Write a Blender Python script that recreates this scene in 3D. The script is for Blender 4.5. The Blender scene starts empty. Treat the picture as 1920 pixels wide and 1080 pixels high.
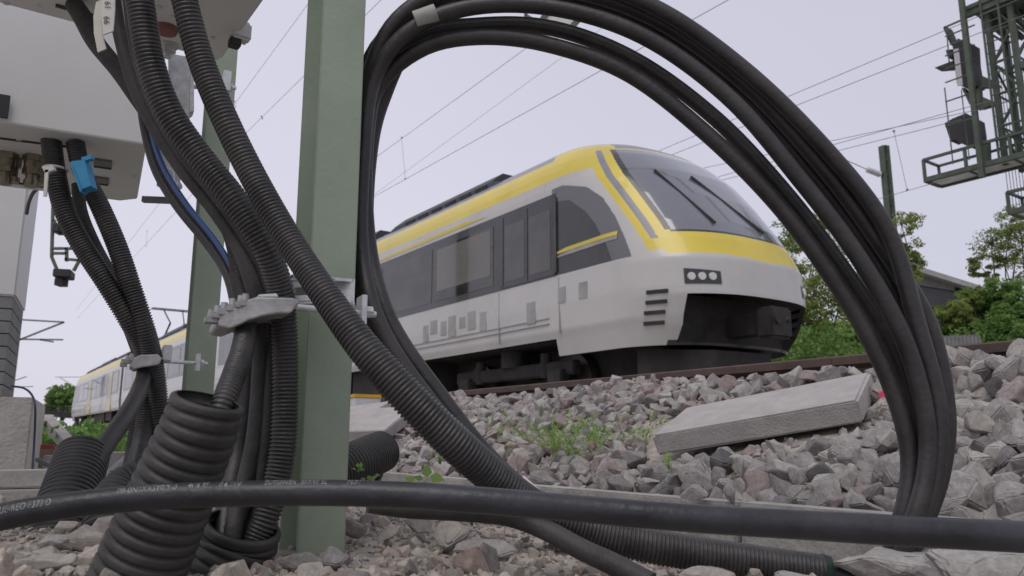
import bpy, bmesh, math, random
import numpy as np
from mathutils import Vector, Matrix

random.seed(7)
RNG = np.random.default_rng(11)
SC = bpy.context.scene
R = math.radians

# ------------------------------------------------------------------ camera
F, CX, CY = 1467.0, 960.0, 540.0           # focal length and centre in photograph pixels (1920 wide)
PITCH = R(10.8)
cam_d = bpy.data.cameras.new("camera"); cam = bpy.data.objects.new("camera", cam_d)
SC.collection.objects.link(cam); SC.camera = cam
cam.location = (0, 0, 0); cam.rotation_euler = (R(90) + PITCH, 0, 0)
cam_d.sensor_width = 36; cam_d.lens = F / 1920 * 36
cam_d.clip_start = 0.05; cam_d.clip_end = 2000
cam_d.dof.use_dof = True; cam_d.dof.focus_distance = 1.7; cam_d.dof.aperture_fstop = 9.0
SC.render.resolution_x = 1024; SC.render.resolution_y = 576
SC.view_settings.view_transform = 'Standard'; SC.view_settings.look = 'None'
SC.view_settings.exposure = 0.0; SC.view_settings.gamma = 1.0

# ------------------------------------------------------------------ world: overcast sky
SUN_EL, SUN_AZ = R(58), R(200)
w = bpy.data.worlds.new("World"); SC.world = w; w.use_nodes = True
nt = w.node_tree; nt.nodes.clear()
out = nt.nodes.new('ShaderNodeOutputWorld')
sky = nt.nodes.new('ShaderNodeTexSky'); sky.sky_type = 'NISHITA'; sky.sun_disc = False
sky.sun_elevation = SUN_EL; sky.sun_rotation = SUN_AZ; sky.air_density = 1.0; sky.dust_density = 4.0
bg1 = nt.nodes.new('ShaderNodeBackground'); bg1.inputs['Strength'].default_value = 0.02
nt.links.new(sky.outputs[0], bg1.inputs['Color'])
tc = nt.nodes.new('ShaderNodeTexCoord')
mp = nt.nodes.new('ShaderNodeMapping'); mp.inputs['Scale'].default_value = (1.2, 1.2, 2.6)
nt.links.new(tc.outputs['Generated'], mp.inputs['Vector'])
nz = nt.nodes.new('ShaderNodeTexNoise'); nz.inputs['Scale'].default_value = 1.3; nz.inputs['Detail'].default_value = 4
nt.links.new(mp.outputs[0], nz.inputs['Vector'])
dot = nt.nodes.new('ShaderNodeVectorMath'); dot.operation = 'DOT_PRODUCT'
dot.inputs[1].default_value = (-0.80, 0.45, -0.30)      # the cloud deck is thinner towards the low left of the line
nt.links.new(tc.outputs['Generated'], dot.inputs[0])
m1 = nt.nodes.new('ShaderNodeMath'); m1.operation = 'MULTIPLY_ADD'
m1.inputs[1].default_value = 0.50; m1.inputs[2].default_value = 0.32
nt.links.new(dot.outputs['Value'], m1.inputs[0])
m2 = nt.nodes.new('ShaderNodeMath'); m2.operation = 'MULTIPLY_ADD'
m2.inputs[1].default_value = 0.30; nt.links.new(nz.outputs[0], m2.inputs[0]); nt.links.new(m1.outputs[0], m2.inputs[2])
rp = nt.nodes.new('ShaderNodeValToRGB')
rp.color_ramp.elements[0].position = 0.15; rp.color_ramp.elements[0].color = (.49, .485, .57, 1)
rp.color_ramp.elements[1].position = 0.80; rp.color_ramp.elements[1].color = (.665, .645, .74, 1)
nt.links.new(m2.outputs[0], rp.inputs[0])
bg2 = nt.nodes.new('ShaderNodeBackground'); bg2.inputs['Strength'].default_value = 1.0
nt.links.new(rp.outputs[0], bg2.inputs['Color'])
add = nt.nodes.new('ShaderNodeAddShader')
nt.links.new(bg1.outputs[0], add.inputs[0]); nt.links.new(bg2.outputs[0], add.inputs[1])
nt.links.new(add.outputs[0], out.inputs['Surface'])

sun_d = bpy.data.lights.new("sun", 'SUN'); sun_d.energy = 1.0; sun_d.angle = R(35); sun_d.color = (1, .97, .92)
sun = bpy.data.objects.new("sun", sun_d); SC.collection.objects.link(sun)
sdir = Vector((math.sin(SUN_AZ) * math.cos(SUN_EL), math.cos(SUN_AZ) * math.cos(SUN_EL), math.sin(SUN_EL)))
sun.rotation_euler = (-sdir).to_track_quat('-Z', 'Y').to_euler(); sun.location = (0, 0, 30)

# ------------------------------------------------------------------ geometry helpers
TA = R(35.2)
DV = np.array([-math.sin(TA), math.cos(TA), 0.0])     # along the track, away
NV = np.array([math.cos(TA), math.sin(TA), 0.0])      # across the track
UP = np.array([0, 0, 1.0])
RAIL = 0.355                                          # rail top above the camera
cp, sp = math.cos(PITCH), math.sin(PITCH)

def ray(u, v):
    a = (u - CX) / F; b = (CY - v) / F
    return np.array([a, cp - b * sp, sp + b * cp])
def P(u, v, Y):                                       # point seen at (u, v) lying Y metres ahead
    r = ray(u, v); return r * (Y / r[1])
def Pz(u, v, z):
    r = ray(u, v); return r * (z / r[2])
def PD(u, v, D):                                      # point at distance D across from the camera's line of track
    r = ray(u, v); return r * (D / (r @ NV))
def T(D, t, z=0.0):
    return NV * D + DV * t + UP * z

def tag(o, label=None, cat=None, group=None, kind=None):
    if label: o['label'] = label
    if cat: o['category'] = cat
    if group: o['group'] = group
    if kind: o['kind'] = kind
    return o
def thing(name, loc, label, cat, group=None, rz=0.0):
    o = bpy.data.objects.new(name, None); SC.collection.objects.link(o)
    o.empty_display_size = .1
    o.location = [float(x) for x in loc]; o.rotation_euler = (0, 0, rz)
    return tag(o, label, cat, group)

class MB:
    def __init__(s): s.v = []; s.f = []; s.m = []; s.sm = []; s.n = 0; s.attr = []
    def add(s, verts, faces, mat=0, smooth=False, attr=0.0):
        verts = np.asarray(verts, float)
        s.v.append(verts)
        for f in faces:
            s.f.append([i + s.n for i in f]); s.m.append(mat); s.sm.append(smooth)
        s.attr.append(np.full(len(verts), attr)); s.n += len(verts)
        return s
    def box(s, c, ax, ay, az, mat=0, bev=0.0, smooth=False):     # centre and three half-axis vectors
        c, ax, ay, az = (np.asarray(q, float) for q in (c, ax, ay, az))
        if bev <= 0:
            vs = [c + i * ax + j * ay + k * az for i in (-1, 1) for j in (-1, 1) for k in (-1, 1)]
            fs = [(0, 1, 3, 2), (4, 6, 7, 5), (0, 4, 5, 1), (2, 3, 7, 6), (0, 2, 6, 4), (1, 5, 7, 3)]
            return s.add(vs, fs, mat, smooth)
        bm = bmesh.new(); bmesh.ops.create_cube(bm, size=2)
        L = [np.linalg.norm(q) for q in (ax, ay, az)]
        for v in bm.verts: v.co = Vector((v.co.x * L[0], v.co.y * L[1], v.co.z * L[2]))
        bmesh.ops.bevel(bm, geom=bm.edges[:], offset=bev, segments=2, affect='EDGES')
        U = [q / max(l, 1e-9) for q, l in zip((ax, ay, az), L)]
        return s.bm(bm, lambda p: c + p[0] * U[0] + p[1] * U[1] + p[2] * U[2], mat, smooth)
    def bm(s, bm, fn=None, mat=0, smooth=False, attr=0.0):
        bm.verts.index_update()
        vs = [np.array(v.co) if fn is None else fn(v.co) for v in bm.verts]
        fs = [[v.index for v in f.verts] for f in bm.faces]; bm.free()
        return s.add(vs, fs, mat, smooth, attr)
    def bar(s, a, b, r, r2=None, mat=0, up=UP):                  # rectangular bar a->b, half-widths r, r2
        a = np.asarray(a, float); b = np.asarray(b, float); d = b - a; L = np.linalg.norm(d); d = d / L
        x = np.cross(d, up)
        if np.linalg.norm(x) < 1e-3: x = np.cross(d, NV)
        x /= np.linalg.norm(x); y = np.cross(x, d)
        return s.box((a + b) / 2, d * L / 2, x * r, y * (r2 or r), mat)
    def cyl(s, a, b, r, r2=None, seg=16, mat=0, smooth=True, caps=True):
        a = np.asarray(a, float); b = np.asarray(b, float); d = b - a; d = d / np.linalg.norm(d)
        x = np.cross(d, UP)
        if np.linalg.norm(x) < 1e-3: x = np.cross(d, np.array([1., 0, 0]))
        x /= np.linalg.norm(x); y = np.cross(d, x); r2 = r if r2 is None else r2
        an = np.arange(seg) * 2 * math.pi / seg
        ring = np.outer(np.cos(an), x) + np.outer(np.sin(an), y)
        s.add(np.vstack([a + ring * r, b + ring * r2]), [(i, (i + 1) % seg, seg + (i + 1) % seg, seg + i) for i in range(seg)], mat, smooth)
        if caps:
            s.add(a + ring * r, [list(range(seg))[::-1]], mat); s.add(b + ring * r2, [list(range(seg))], mat)
        return s
    def prism(s, poly, ext, mat=0):                              # 3-D polygon extruded by a vector
        poly = np.asarray(poly, float); n = len(poly); ext = np.asarray(ext, float)
        fs = [list(range(n))[::-1], list(range(n, 2 * n))] + [(i, (i + 1) % n, n + (i + 1) % n, n + i) for i in range(n)]
        return s.add(np.vstack([poly, poly + ext]), fs, mat)
    def build(s, name, mats, parent=None, loc=None, attr=False, fixn=False):
        me = bpy.data.meshes.new(name)
        V = np.vstack(s.v)
        if parent is not None: 
            W = Matrix(); q = parent
            while q is not None: W = q.matrix_basis @ W; q = q.parent
            Mi = np.array(W.inverted()); V = V @ Mi[:3, :3].T + Mi[:3, 3]
        elif loc is not None: V = V - np.asarray(loc)
        me.from_pydata(V.tolist(), [], s.f)
        for m in (mats if isinstance(mats, (list, tuple)) else [mats]): me.materials.append(m)
        me.polygons.foreach_set('material_index', s.m); me.polygons.foreach_set('use_smooth', s.sm)
        if attr:
            a = me.attributes.new('tone', 'FLOAT', 'POINT'); a.data.foreach_set('value', np.concatenate(s.attr))
        if fixn:
            b = bmesh.new(); b.from_mesh(me); bmesh.ops.recalc_face_normals(b, faces=b.faces[:]); b.to_mesh(me); b.free()
        me.update()
        o = bpy.data.objects.new(name, me); SC.collection.objects.link(o)
        if parent is not None: o.parent = parent
        elif loc is not None: o.location = [float(x) for x in loc]
        return o

def spline(pts, closed=False, sub=24):
    p = np.asarray(pts, float)
    n = len(p); res = []
    q = np.vstack([p[-1:], p, p[:2]]) if closed else np.vstack([2 * p[:1] - p[1:2], p, 2 * p[-1:] - p[-2:-1]])
    segs = n if closed else n - 1
    for i in range(segs):
        p0, p1, p2, p3 = q[i], q[i + 1], q[i + 2], q[i + 3]
        for k in range(sub):
            t = k / sub
            res.append(.5 * ((2 * p1) + (p2 - p0) * t + (2 * p0 - 5 * p1 + 4 * p2 - p3) * t * t + (3 * p1 - p0 - 3 * p2 + p3) * t ** 3))
    res.append(p[0] if closed else p[-1])
    return np.array(res)

def resample(c, s_at):
    s = np.concatenate([[0], np.cumsum(np.linalg.norm(np.diff(c[:, :3], axis=0), axis=1))])
    return np.stack([np.interp(s_at, s, c[:, k]) for k in range(c.shape[1])], 1)
def length(c): return float(np.sum(np.linalg.norm(np.diff(c[:, :3], axis=0), axis=1)))

def tube(mb, pts, seg=16, closed=False, corr=None, step=.02, caps=True, mat=0, hollow=0.0, ref=None):
    """pts: rows x, y, z, radius. corr = (pitch, amplitude) gives the rings of a corrugated hose."""
    c = spline(pts, closed); L = length(c)
    if corr:
        n = max(2, int(L / corr[0])); pit = L / n
        ph, am = ([0.0, .14, .56, .70], [-1, 1, 1, -1]) if not hollow else ([0.0, .10, .24, .56, .72, .84], [-1, .55, 1, 1, .6, -1])
        s_at = np.array([(k + f) * pit for k in range(n) for f in ph] + [L]); amp = np.array(am * n + [-1]) * corr[1]
    else:
        n = max(3, int(L / step)); s_at = np.linspace(0, L, n + 1); amp = np.zeros(n + 1)
        if closed: s_at = s_at[:-1]; amp = amp[:-1]
    q = resample(c, s_at); pos = q[:, :3]; rad = q[:, 3] + amp
    tan = np.gradient(pos, axis=0)
    if closed: tan = np.roll(pos, -1, 0) - np.roll(pos, 1, 0)
    tan /= np.linalg.norm(tan, axis=1)[:, None] + 1e-12
    x = np.cross(tan[0], ref if ref is not None else np.array([.2, 1, .1])); x /= np.linalg.norm(x)
    an = np.arange(seg) * 2 * math.pi / seg; V = []
    for i in range(len(pos)):
        if closed: x = np.cross(tan[i], np.array([0.02, 1, 0.03]))
        x = x - tan[i] * (x @ tan[i]); x /= np.linalg.norm(x); y = np.cross(tan[i], x)
        V.append(pos[i] + rad[i] * (np.outer(np.cos(an), x) + np.outer(np.sin(an), y)))
    m = len(pos); rows = m if closed else m - 1
    fs = [(i * seg + j, i * seg + (j + 1) % seg, ((i + 1) % m) * seg + (j + 1) % seg, ((i + 1) % m) * seg + j) for i in range(rows) for j in range(seg)]
    mb.add(np.vstack(V), fs, mat, True)
    if hollow and not closed:                                     # open mouth at the first point: rim and inner wall
        k = min(m - 1, 26); inner = [pos[i] + (V[i] - pos[i]) * (1 - hollow / rad[i]) for i in range(0, k)]
        W = np.vstack([V[0]] + inner); r0 = len(inner)
        mb.add(W, [(i * seg + j, (i + 1) * seg + j, (i + 1) * seg + (j + 1) % seg, i * seg + (j + 1) % seg) for i in range(r0) for j in range(seg)], mat, True)
        mb.add(V[-1], [list(range(seg))], mat)
    elif caps and not closed:
        mb.add(V[0], [list(range(seg))[::-1]], mat); mb.add(V[-1], [list(range(seg))], mat)
    return c

def px(path):                                                     # (u, v, Y, width in px) -> x, y, z, radius
    return [list(P(u, v, Y)) + [wd * Y / (2 * F)] for u, v, Y, wd in path]

# ------------------------------------------------------------------ materials
def mat(name, col, rough=.6, metal=0.0, var=0.0, vscale=8.0, bump=0.0, bscale=60.0, dirt=None, spec=.5, coat=0.0):
    m = bpy.data.materials.new(name); m.use_nodes = True; t = m.node_tree; b = t.nodes['Principled BSDF']
    b.inputs['Roughness'].default_value = rough; b.inputs['Metallic'].default_value = metal
    b.inputs['Specular IOR Level'].default_value = spec
    b.inputs['Base Color'].default_value = (*col, 1)
    if coat: b.inputs['Coat Weight'].default_value = coat
    co = t.nodes.new('ShaderNodeTexCoord')
    if var or dirt:
        n = t.nodes.new('ShaderNodeTexNoise'); n.inputs['Scale'].default_value = vscale; n.inputs['Detail'].default_value = 6
        n.inputs['Roughness'].default_value = .65
        t.links.new(co.outputs['Object'], n.inputs['Vector'])
        r = t.nodes.new('ShaderNodeValToRGB'); e = r.color_ramp.elements
        c2 = dirt or tuple(min(1, x * (1 + var)) for x in col)
        c1 = tuple(x * (1 - var) for x in col)
        e[0].position = .34; e[0].color = (*c1, 1); e[1].position = .70; e[1].color = (*c2, 1)
        t.links.new(n.outputs[0], r.inputs[0]); t.links.new(r.outputs[0], b.inputs['Base Color'])
        mr = t.nodes.new('ShaderNodeMath'); mr.operation = 'MULTIPLY_ADD'; mr.inputs[1].default_value = .25; mr.inputs[2].default_value = rough - .12
        t.links.new(n.outputs[0], mr.inputs[0]); t.links.new(mr.outputs[0], b.inputs['Roughness'])
    if bump:
        n2 = t.nodes.new('ShaderNodeTexNoise'); n2.inputs['Scale'].default_value = bscale; n2.inputs['Detail'].default_value = 5
        t.links.new(co.outputs['Object'], n2.inputs['Vector'])
        bp = t.nodes.new('ShaderNodeBump'); bp.inputs['Strength'].default_value = bump; bp.inputs['Distance'].default_value = .01
        t.links.new(n2.outputs[0], bp.inputs['Height']); t.links.new(bp.outputs[0], b.inputs['Normal'])
    return m

def tone_mat(name, stops, rough=.8, mottle=.35, mscale=45.0, bump=.5, trans=0.0):
    """colour chosen by the per-stone / per-leaf attribute 'tone', mottled by noise"""
    m = bpy.data.materials.new(name); m.use_nodes = True; t = m.node_tree; b = t.nodes['Principled BSDF']
    b.inputs['Roughness'].default_value = rough; b.inputs['Specular IOR Level'].default_value = .3
    at = t.nodes.new('ShaderNodeAttribute'); at.attribute_name = 'tone'
    r = t.nodes.new('ShaderNodeValToRGB'); r.color_ramp.interpolation = 'LINEAR'
    e = r.color_ramp.elements
    while len(e) < len(stops): e.new(.5)
    for k, (p, c) in enumerate(stops): e[k].position = p; e[k].color = (*c, 1)
    t.links.new(at.outputs['Fac'], r.inputs[0]); colout = r.outputs[0]
    if mottle:
        co = t.nodes.new('ShaderNodeTexCoord')
        n = t.nodes.new('ShaderNodeTexNoise'); n.inputs['Scale'].default_value = mscale; n.inputs['Detail'].default_value = 8; n.inputs['Roughness'].default_value = .75
        t.links.new(co.outputs['Object'], n.inputs['Vector'])
        mm = t.nodes.new('ShaderNodeMapRange'); mm.inputs[1].default_value = .3; mm.inputs[2].default_value = .7
        mm.inputs[3].default_value = 1 - mottle; mm.inputs[4].default_value = 1 + mottle
        t.links.new(n.outputs[0], mm.inputs[0])
        mx = t.nodes.new('ShaderNodeVectorMath'); mx.operation = 'SCALE'
        t.links.new(colout, mx.inputs[0]); t.links.new(mm.outputs[0], mx.inputs['Scale']); colout = mx.outputs[0]
        if bump:
            bp = t.nodes.new('ShaderNodeBump'); bp.inputs['Strength'].default_value = bump; bp.inputs['Distance'].default_value = .008
            t.links.new(n.outputs[0], bp.inputs['Height']); t.links.new(bp.outputs[0], b.inputs['Normal'])
    t.links.new(colout, b.inputs['Base Color'])
    if trans:
        tr = t.nodes.new('ShaderNodeBsdfTranslucent'); t.links.new(colout, tr.inputs[0])
        ms = t.nodes.new('ShaderNodeMixShader'); ms.inputs[0].default_value = trans
        t.links.new(b.outputs[0], ms.inputs[1]); t.links.new(tr.outputs[0], ms.inputs[2])
        t.links.new(ms.outputs[0], t.nodes['Material Output'].inputs[0])
    return m

M = dict(
    hose=mat('hose_plastic', (.034, .032, .033), .38, var=.4, vscale=14, bump=.15, bscale=220, dirt=(.070, .066, .062)),
    hose_dull=mat('hose_dusty', (.030, .028, .028), .6, var=.45, vscale=9, bump=.2, bscale=120, dirt=(.070, .066, .061)),
    cable=mat('cable_jacket', (.024, .022, .023), .45, var=.4, vscale=7, bump=.15, bscale=90, dirt=(.050, .046, .045)),
    front=mat('cable_jacket_bluish', (.020, .020, .024), .40, var=.4, vscale=6, bump=.2, bscale=60, dirt=(.040, .040, .048)),
    sleeve=mat('duct_plastic', (.032, .031, .031), .55, var=.4, vscale=10, bump=.2, bscale=80, dirt=(.068, .064, .058)),
    blue=mat('blue_jacket', (.03, .09, .26), .4, var=.2, vscale=20),
    green=mat('green_paint', (.27, .335, .243), .42, var=.11, vscale=4, bump=.08, bscale=120, dirt=(.32, .375, .295)),
    galv=mat('galvanised_steel', (.62, .63, .64), .42, .15, var=.25, vscale=25, bump=.08, bscale=80),
    cast=mat('cast_aluminium', (.36, .36, .36), .5, .2, var=.25, vscale=30, bump=.15, bscale=100),
    box=mat('cabinet_paint', (.66, .665, .655), .45, var=.05, vscale=3, bump=.03, bscale=300),
    boxdark=mat('cabinet_shadow_gap', (.03, .03, .032), .6),
    plinth=mat('grey_plinth', (.20, .20, .20), .7, var=.2, vscale=6),
    conc=mat('concrete', (.37, .355, .33), .9, var=.22, vscale=9, bump=.5, bscale=90),
    concp=mat('concrete_slab', (.40, .375, .36), .9, var=.13, vscale=14, bump=.4, bscale=160),
    rail=mat('rusty_rail', (.085, .055, .045), .7, var=.35, vscale=5, bump=.3, bscale=40),
    railtop=mat('rail_head', (.12, .09, .08), .5, .2, var=.2, vscale=6),
    brass=mat('nickel_brass', (.30, .26, .20), .35, .9, var=.2, vscale=30),
    white=mat('white_plastic', (.62, .61, .58), .5, var=.08, vscale=30),
    tagp=mat('tag_plastic', (.58, .56, .48), .5, var=.10, vscale=30),
    bluep=mat('blue_plastic', (.035, .26, .48), .4, var=.1, vscale=20),
    black=mat('black_ink', (.02, .02, .022), .6),
    ink=mat('white_print', (.27, .28, .29), .6, var=.6, vscale=190),
    grommet=mat('rubber_grommet', (.24, .10, .08), .6, var=.2),
    mast=mat('mast_green', (.075, .098, .07), .55, var=.25, vscale=4),
    dark=mat('signal_black', (.022, .021, .023), .55, var=.3),
    grate=mat('grating', (.6, .6, .6), .6, var=.1),
    concl=mat('pale_concrete', (.52, .495, .455), .9, var=.16, vscale=7, bump=.5, bscale=80),
    wire=mat('wire', (.20, .195, .205), .5, .2),
    yel=mat('lid_yellow', (.62, .36, .02), .45, var=.1),
    red=mat('red_paint', (.32, .05, .05), .7, var=.3),
    wood=mat('brown_block', (.22, .16, .11), .8, var=.3),
    bark=mat('bark', (.10, .075, .055), .9, var=.35, vscale=12, bump=.5, bscale=25),
    greencap=mat('green_cap', (.008, .028, .02), .5),
    sleevetag=mat('worn_sleeve', (.33, .32, .30), .6, var=.2, vscale=40),
    navy=mat('dark_blue_jacket', (.02, .03, .06), .4),
    # train
    twhite=mat('train_white', (.53, .52, .505), .3, var=.10, vscale=.9, dirt=(.56, .545, .52), coat=.25),
    tyel=mat('train_yellow', (.66, .52, .06), .32, var=.08, vscale=1.2, coat=.25),
    tgrey=mat('train_grey', (.22, .22, .25), .35, var=.1, coat=.2),
    tband=mat('train_band', (.035, .035, .037), .22, var=.3, vscale=2, coat=.3),
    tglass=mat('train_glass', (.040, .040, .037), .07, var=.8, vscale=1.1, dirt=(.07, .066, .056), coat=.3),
    tblind=mat('window_blind', (.125, .115, .10), .2, var=.12, vscale=1.4, coat=.4),  # beige reflection of a train pane, put into the colour
    tblind2=mat('door_glass', (.075, .072, .066), .12, var=.3, vscale=1.5, coat=.3),
    tscreen=mat('windscreen', (.15, .16, .185), .09, coat=.6, spec=.8),
    tarch=mat('cab_frame_grey', (.13, .13, .135), .3, coat=.3),
    tunder=mat('underframe', (.018, .017, .017), .75, var=.5, vscale=3, dirt=(.045, .04, .036)),
    troof=mat('roof_grey', (.05, .055, .06), .6, var=.3, vscale=2),
    lens=mat('lamp_glass', (.6, .6, .58), .1, coat=.5),
    steel=mat('wheel_steel', (.10, .085, .075), .5, .6, var=.3),
    bellow=mat('gangway_rubber', (.03, .03, .033), .8),
    panel=mat('panel_grey', (.33, .325, .315), .5, var=.2, vscale=3),
)
STONE = tone_mat('ballast_stone', [(0, (.10, .095, .094)), (.12, (.185, .175, .172)), (.36, (.295, .275, .263)), (.58, (.38, .36, .34)),
    (.70, (.40, .375, .34)), (.80, (.34, .30, .28)), (.90, (.30, .25, .238)), (1, (.265, .205, .195))], .85, .33, 48, .65)
GRIT = tone_mat('grit', [(0, (.20, .18, .165)), (.3, (.36, .325, .295)), (.6, (.49, .445, .395)), (.85, (.56, .49, .41)), (1, (.46, .355, .305))], .9, .35, 60, .8)
LEAF = tone_mat('foliage', [(0, (.085, .17, .045)), (.5, (.20, .34, .095)), (1, (.32, .46, .15))], .6, 0, 1, 0, .55)
LEAF2 = tone_mat('foliage_yellowish', [(0, (.12, .175, .045)), (.5, (.26, .345, .095)), (1, (.40, .46, .15))], .6, 0, 1, 0, .55)
WEED = tone_mat('weed_green', [(0, (.10, .20, .05)), (.6, (.24, .40, .10)), (1, (.40, .50, .16))], .6, 0, 1, 0, .4)

# ------------------------------------------------------------------ ground
ZD = np.array([-300, -30, -1, .4, 1.05, 1.35, 1.60, 1.66, 1.72, 2.2, 2.86, 2.96, 3.10, 4.5, 5.3, 7.1, 8.8, 9.6, 11, 15, 17, 22, 60, 300.])
ZZ = np.array([-.6, -.3, -.195, -.186, -.198, -.285, -.32, -.20, -.185, -.02, .235, .235, .17, .17, .14, .17, .17, .12, .17, .15, .05, 0, 0, 0.])
def bumpf(D, t):
    return .012 * np.sin(7.1 * D + 1.3 * t) * np.cos(5.3 * t - 2 * D) + .016 * np.sin(3.1 * t + 1.7 * D)
def zg(D, t):
    D = np.asarray(D, float); t = np.asarray(t, float)
    z = np.interp(D, ZD, ZZ)
    wgt = np.interp(D, [-3, -1, 1.45, 1.6, 1.75, 2.0, 2.8, 3.0], [0, 1, 1, 0, 0, 1, 1, 0])
    return z + wgt * bumpf(D, t) * np.where(D < 1.5, .45, 1.0)

soil = mat('gravel_soil', (.36, .325, .28), .95, var=.35, vscale=18, bump=1.0, bscale=70, dirt=(.50, .455, .40))
Ds = np.unique(np.concatenate([np.linspace(-300, -6, 14), np.linspace(-6, -1, 11), np.arange(-1, 3.2, .06), ZD[(ZD > -1) & (ZD < 25)], np.linspace(3.2, 22, 40), np.linspace(25, 300, 14)]))
ts = np.unique(np.concatenate([np.linspace(-300, -6, 14), np.arange(-6, 8, .12), np.linspace(8, 60, 90), np.linspace(62, 600, 40)]))
DD, TT = np.meshgrid(Ds, ts, indexing='ij'); ZZg = zg(DD, TT)
V = DD[..., None] * NV + TT[..., None] * DV + ZZg[..., None] * UP
nD, nT = DD.shape
g = MB(); idx = lambda i, j: i * nT + j
g.add(V.reshape(-1, 3), [(idx(i, j), idx(i + 1, j), idx(i + 1, j + 1), idx(i, j + 1)) for i in range(nD - 1) for j in range(nT - 1)], 0, True)
tag(g.build('ground', soil, fixn=True), 'gravel and soil ground rising to the railway embankment', 'ground', kind='structure')

# ------------------------------------------------------------------ stones
def rock_proto(seed, bev=True):
    r = np.random.default_rng(seed); n = int(r.integers(11, 17))
    p = r.normal(size=(n, 3)); p /= (np.abs(p) ** 3.2).sum(1)[:, None] ** (1 / 3.2)
    p *= r.uniform(.82, 1.08, (n, 1)) * np.array([1, r.uniform(.66, .92), r.uniform(.52, .78)])
    bm = bmesh.new()
    for q in p: bm.verts.new(q)
    res = bmesh.ops.convex_hull(bm, input=bm.verts[:])
    bmesh.ops.delete(bm, geom=[v for v in bm.verts if not v.link_faces], context='VERTS')
    bmesh.ops.dissolve_limit(bm, angle_limit=R(14), verts=bm.verts[:], edges=bm.edges[:])
    if bev: bmesh.ops.bevel(bm, geom=bm.edges[:], offset=.045, segments=1, affect='EDGES', clamp_overlap=True)
    bm.verts.index_update()
    v = np.array([x.co for x in bm.verts]); f = [[x.index for x in y.verts] for y in bm.faces]; bm.free()
    return v, f
ROCK = [rock_proto(100 + k) for k in range(26)]
def rock_hi(seed):
    r = np.random.default_rng(seed); n = int(r.integers(12, 19))
    p = r.normal(size=(n, 3)); p /= (np.abs(p) ** 3.4).sum(1)[:, None] ** (1 / 3.4)
    p *= r.uniform(.84, 1.06, (n, 1)) * np.array([1, r.uniform(.66, .92), r.uniform(.52, .78)])
    bm = bmesh.new()
    for q in p: bm.verts.new(q)
    bmesh.ops.convex_hull(bm, input=bm.verts[:]); bmesh.ops.delete(bm, geom=[v for v in bm.verts if not v.link_faces], context='VERTS')
    bmesh.ops.dissolve_limit(bm, angle_limit=R(12), verts=bm.verts[:], edges=bm.edges[:])
    bmesh.ops.bevel(bm, geom=bm.edges[:], offset=.07, segments=2, affect='EDGES', clamp_overlap=True)
    bmesh.ops.triangulate(bm, faces=bm.faces[:]); bmesh.ops.subdivide_edges(bm, edges=[e for e in bm.edges if e.calc_length() > .22], cuts=2, use_grid_fill=True)
    bmesh.ops.triangulate(bm, faces=bm.faces[:]); bm.normal_update()
    k = r.uniform(4, 7, 3); ph = r.uniform(0, 6, 3)
    for v in bm.verts:
        d = .015 * math.sin(k[0] * v.co.x + ph[0]) * math.sin(k[1] * v.co.y + ph[1]) * 2 + r.normal() * .0055
        v.co += v.normal * d
    bm.verts.index_update()
    v = np.array([x.co for x in bm.verts]); f = [[x.index for x in y.verts] for y in bm.faces]; bm.free()
    return v, f
ROCKHI = [rock_hi(500 + k) for k in range(22)]
ROCKLO = [rock_proto(300 + k, False) for k in range(12)]
def randrot(r):
    q = r.normal(size=4); q /= np.linalg.norm(q); a, b, c, d = q
    return np.array([[1 - 2 * (c * c + d * d), 2 * (b * c - a * d), 2 * (b * d + a * c)], [2 * (b * c + a * d), 1 - 2 * (b * b + d * d), 2 * (c * d - a * b)], [2 * (b * d - a * c), 2 * (c * d + a * b), 1 - 2 * (b * b + c * c)]])
def put_rock(mb, pos, r, tone, lo=False, rr=RNG):
    v, f = (ROCKLO if lo else ROCK)[int(rr.integers(0, 12 if lo else 26))]
    mb.add((v * r) @ randrot(rr).T + pos, f, 0, False, tone)
def tone(rr=RNG, red=.15):
    x = rr.random()
    if x < red: return rr.uniform(.80, 1.0)
    if x < red + .07: return rr.uniform(.68, .76)
    if x < red + .14: return rr.uniform(0, .2)
    return rr.uniform(.22, .66)
def proj(p):
    y = p[1] * cp + p[2] * sp; zz = -p[1] * sp + p[2] * cp
    return CX + F * p[0] / y, CY - F * zz / y, y

def slot(D, t, pad=0.0):      # keep the bed under the slabs free of big stones
    return False
stones = []                    # (pos, radius, tone, low-poly)
def scatter(D0, D1, t0, t1, sp_, rm, rv, layers=1, lift=.15, lo=False, red=.15):
    for L in range(layers):
        for D in np.arange(D0, D1, sp_):
            for t in np.arange(t0, t1, sp_):
                d = D + RNG.uniform(-.5, .5) * sp_; tt = t + RNG.uniform(-.5, .5) * sp_
                if not D0 <= d <= D1: continue
                if L and RNG.random() < .45: continue
                r = rm * float(np.exp(RNG.normal(0, rv))) * (1.16 if tt < 2.0 and rm > .03 else 1); r = min(r, .058)
                rd = red if tt > 1.7 else red * .3
                pz_ = T(d, tt, float(zg(d, tt)) + r * (lift + .55 * L)); uu, vv_, yy_ = proj(pz_)
                if 1200 < uu < 1640:                     # hollow under the tilted slab
                    rp_ = r * F / yy_; vb_ = 855 - (uu - 1228) * .169; vt_ = 772 - (uu - 1290) * .215
                    if vv_ > vt_ - 4 and vv_ - .85 * rp_ < vb_ + 3: continue
                stones.append((T(d, tt, float(zg(d, tt)) + r * (lift + .55 * L)), r, tone(red=rd), lo))
scatter(1.70, 2.93, .35, 2.1, .062, .040, .24, 2, .12, red=.2)
scatter(1.70, 2.93, 2.1, 6.5, .052, .034, .27, 2, .12, red=.34)
scatter(1.69, 2.93, .35, 6.5, .05, .020, .25, 1, .1, red=.22)
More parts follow.
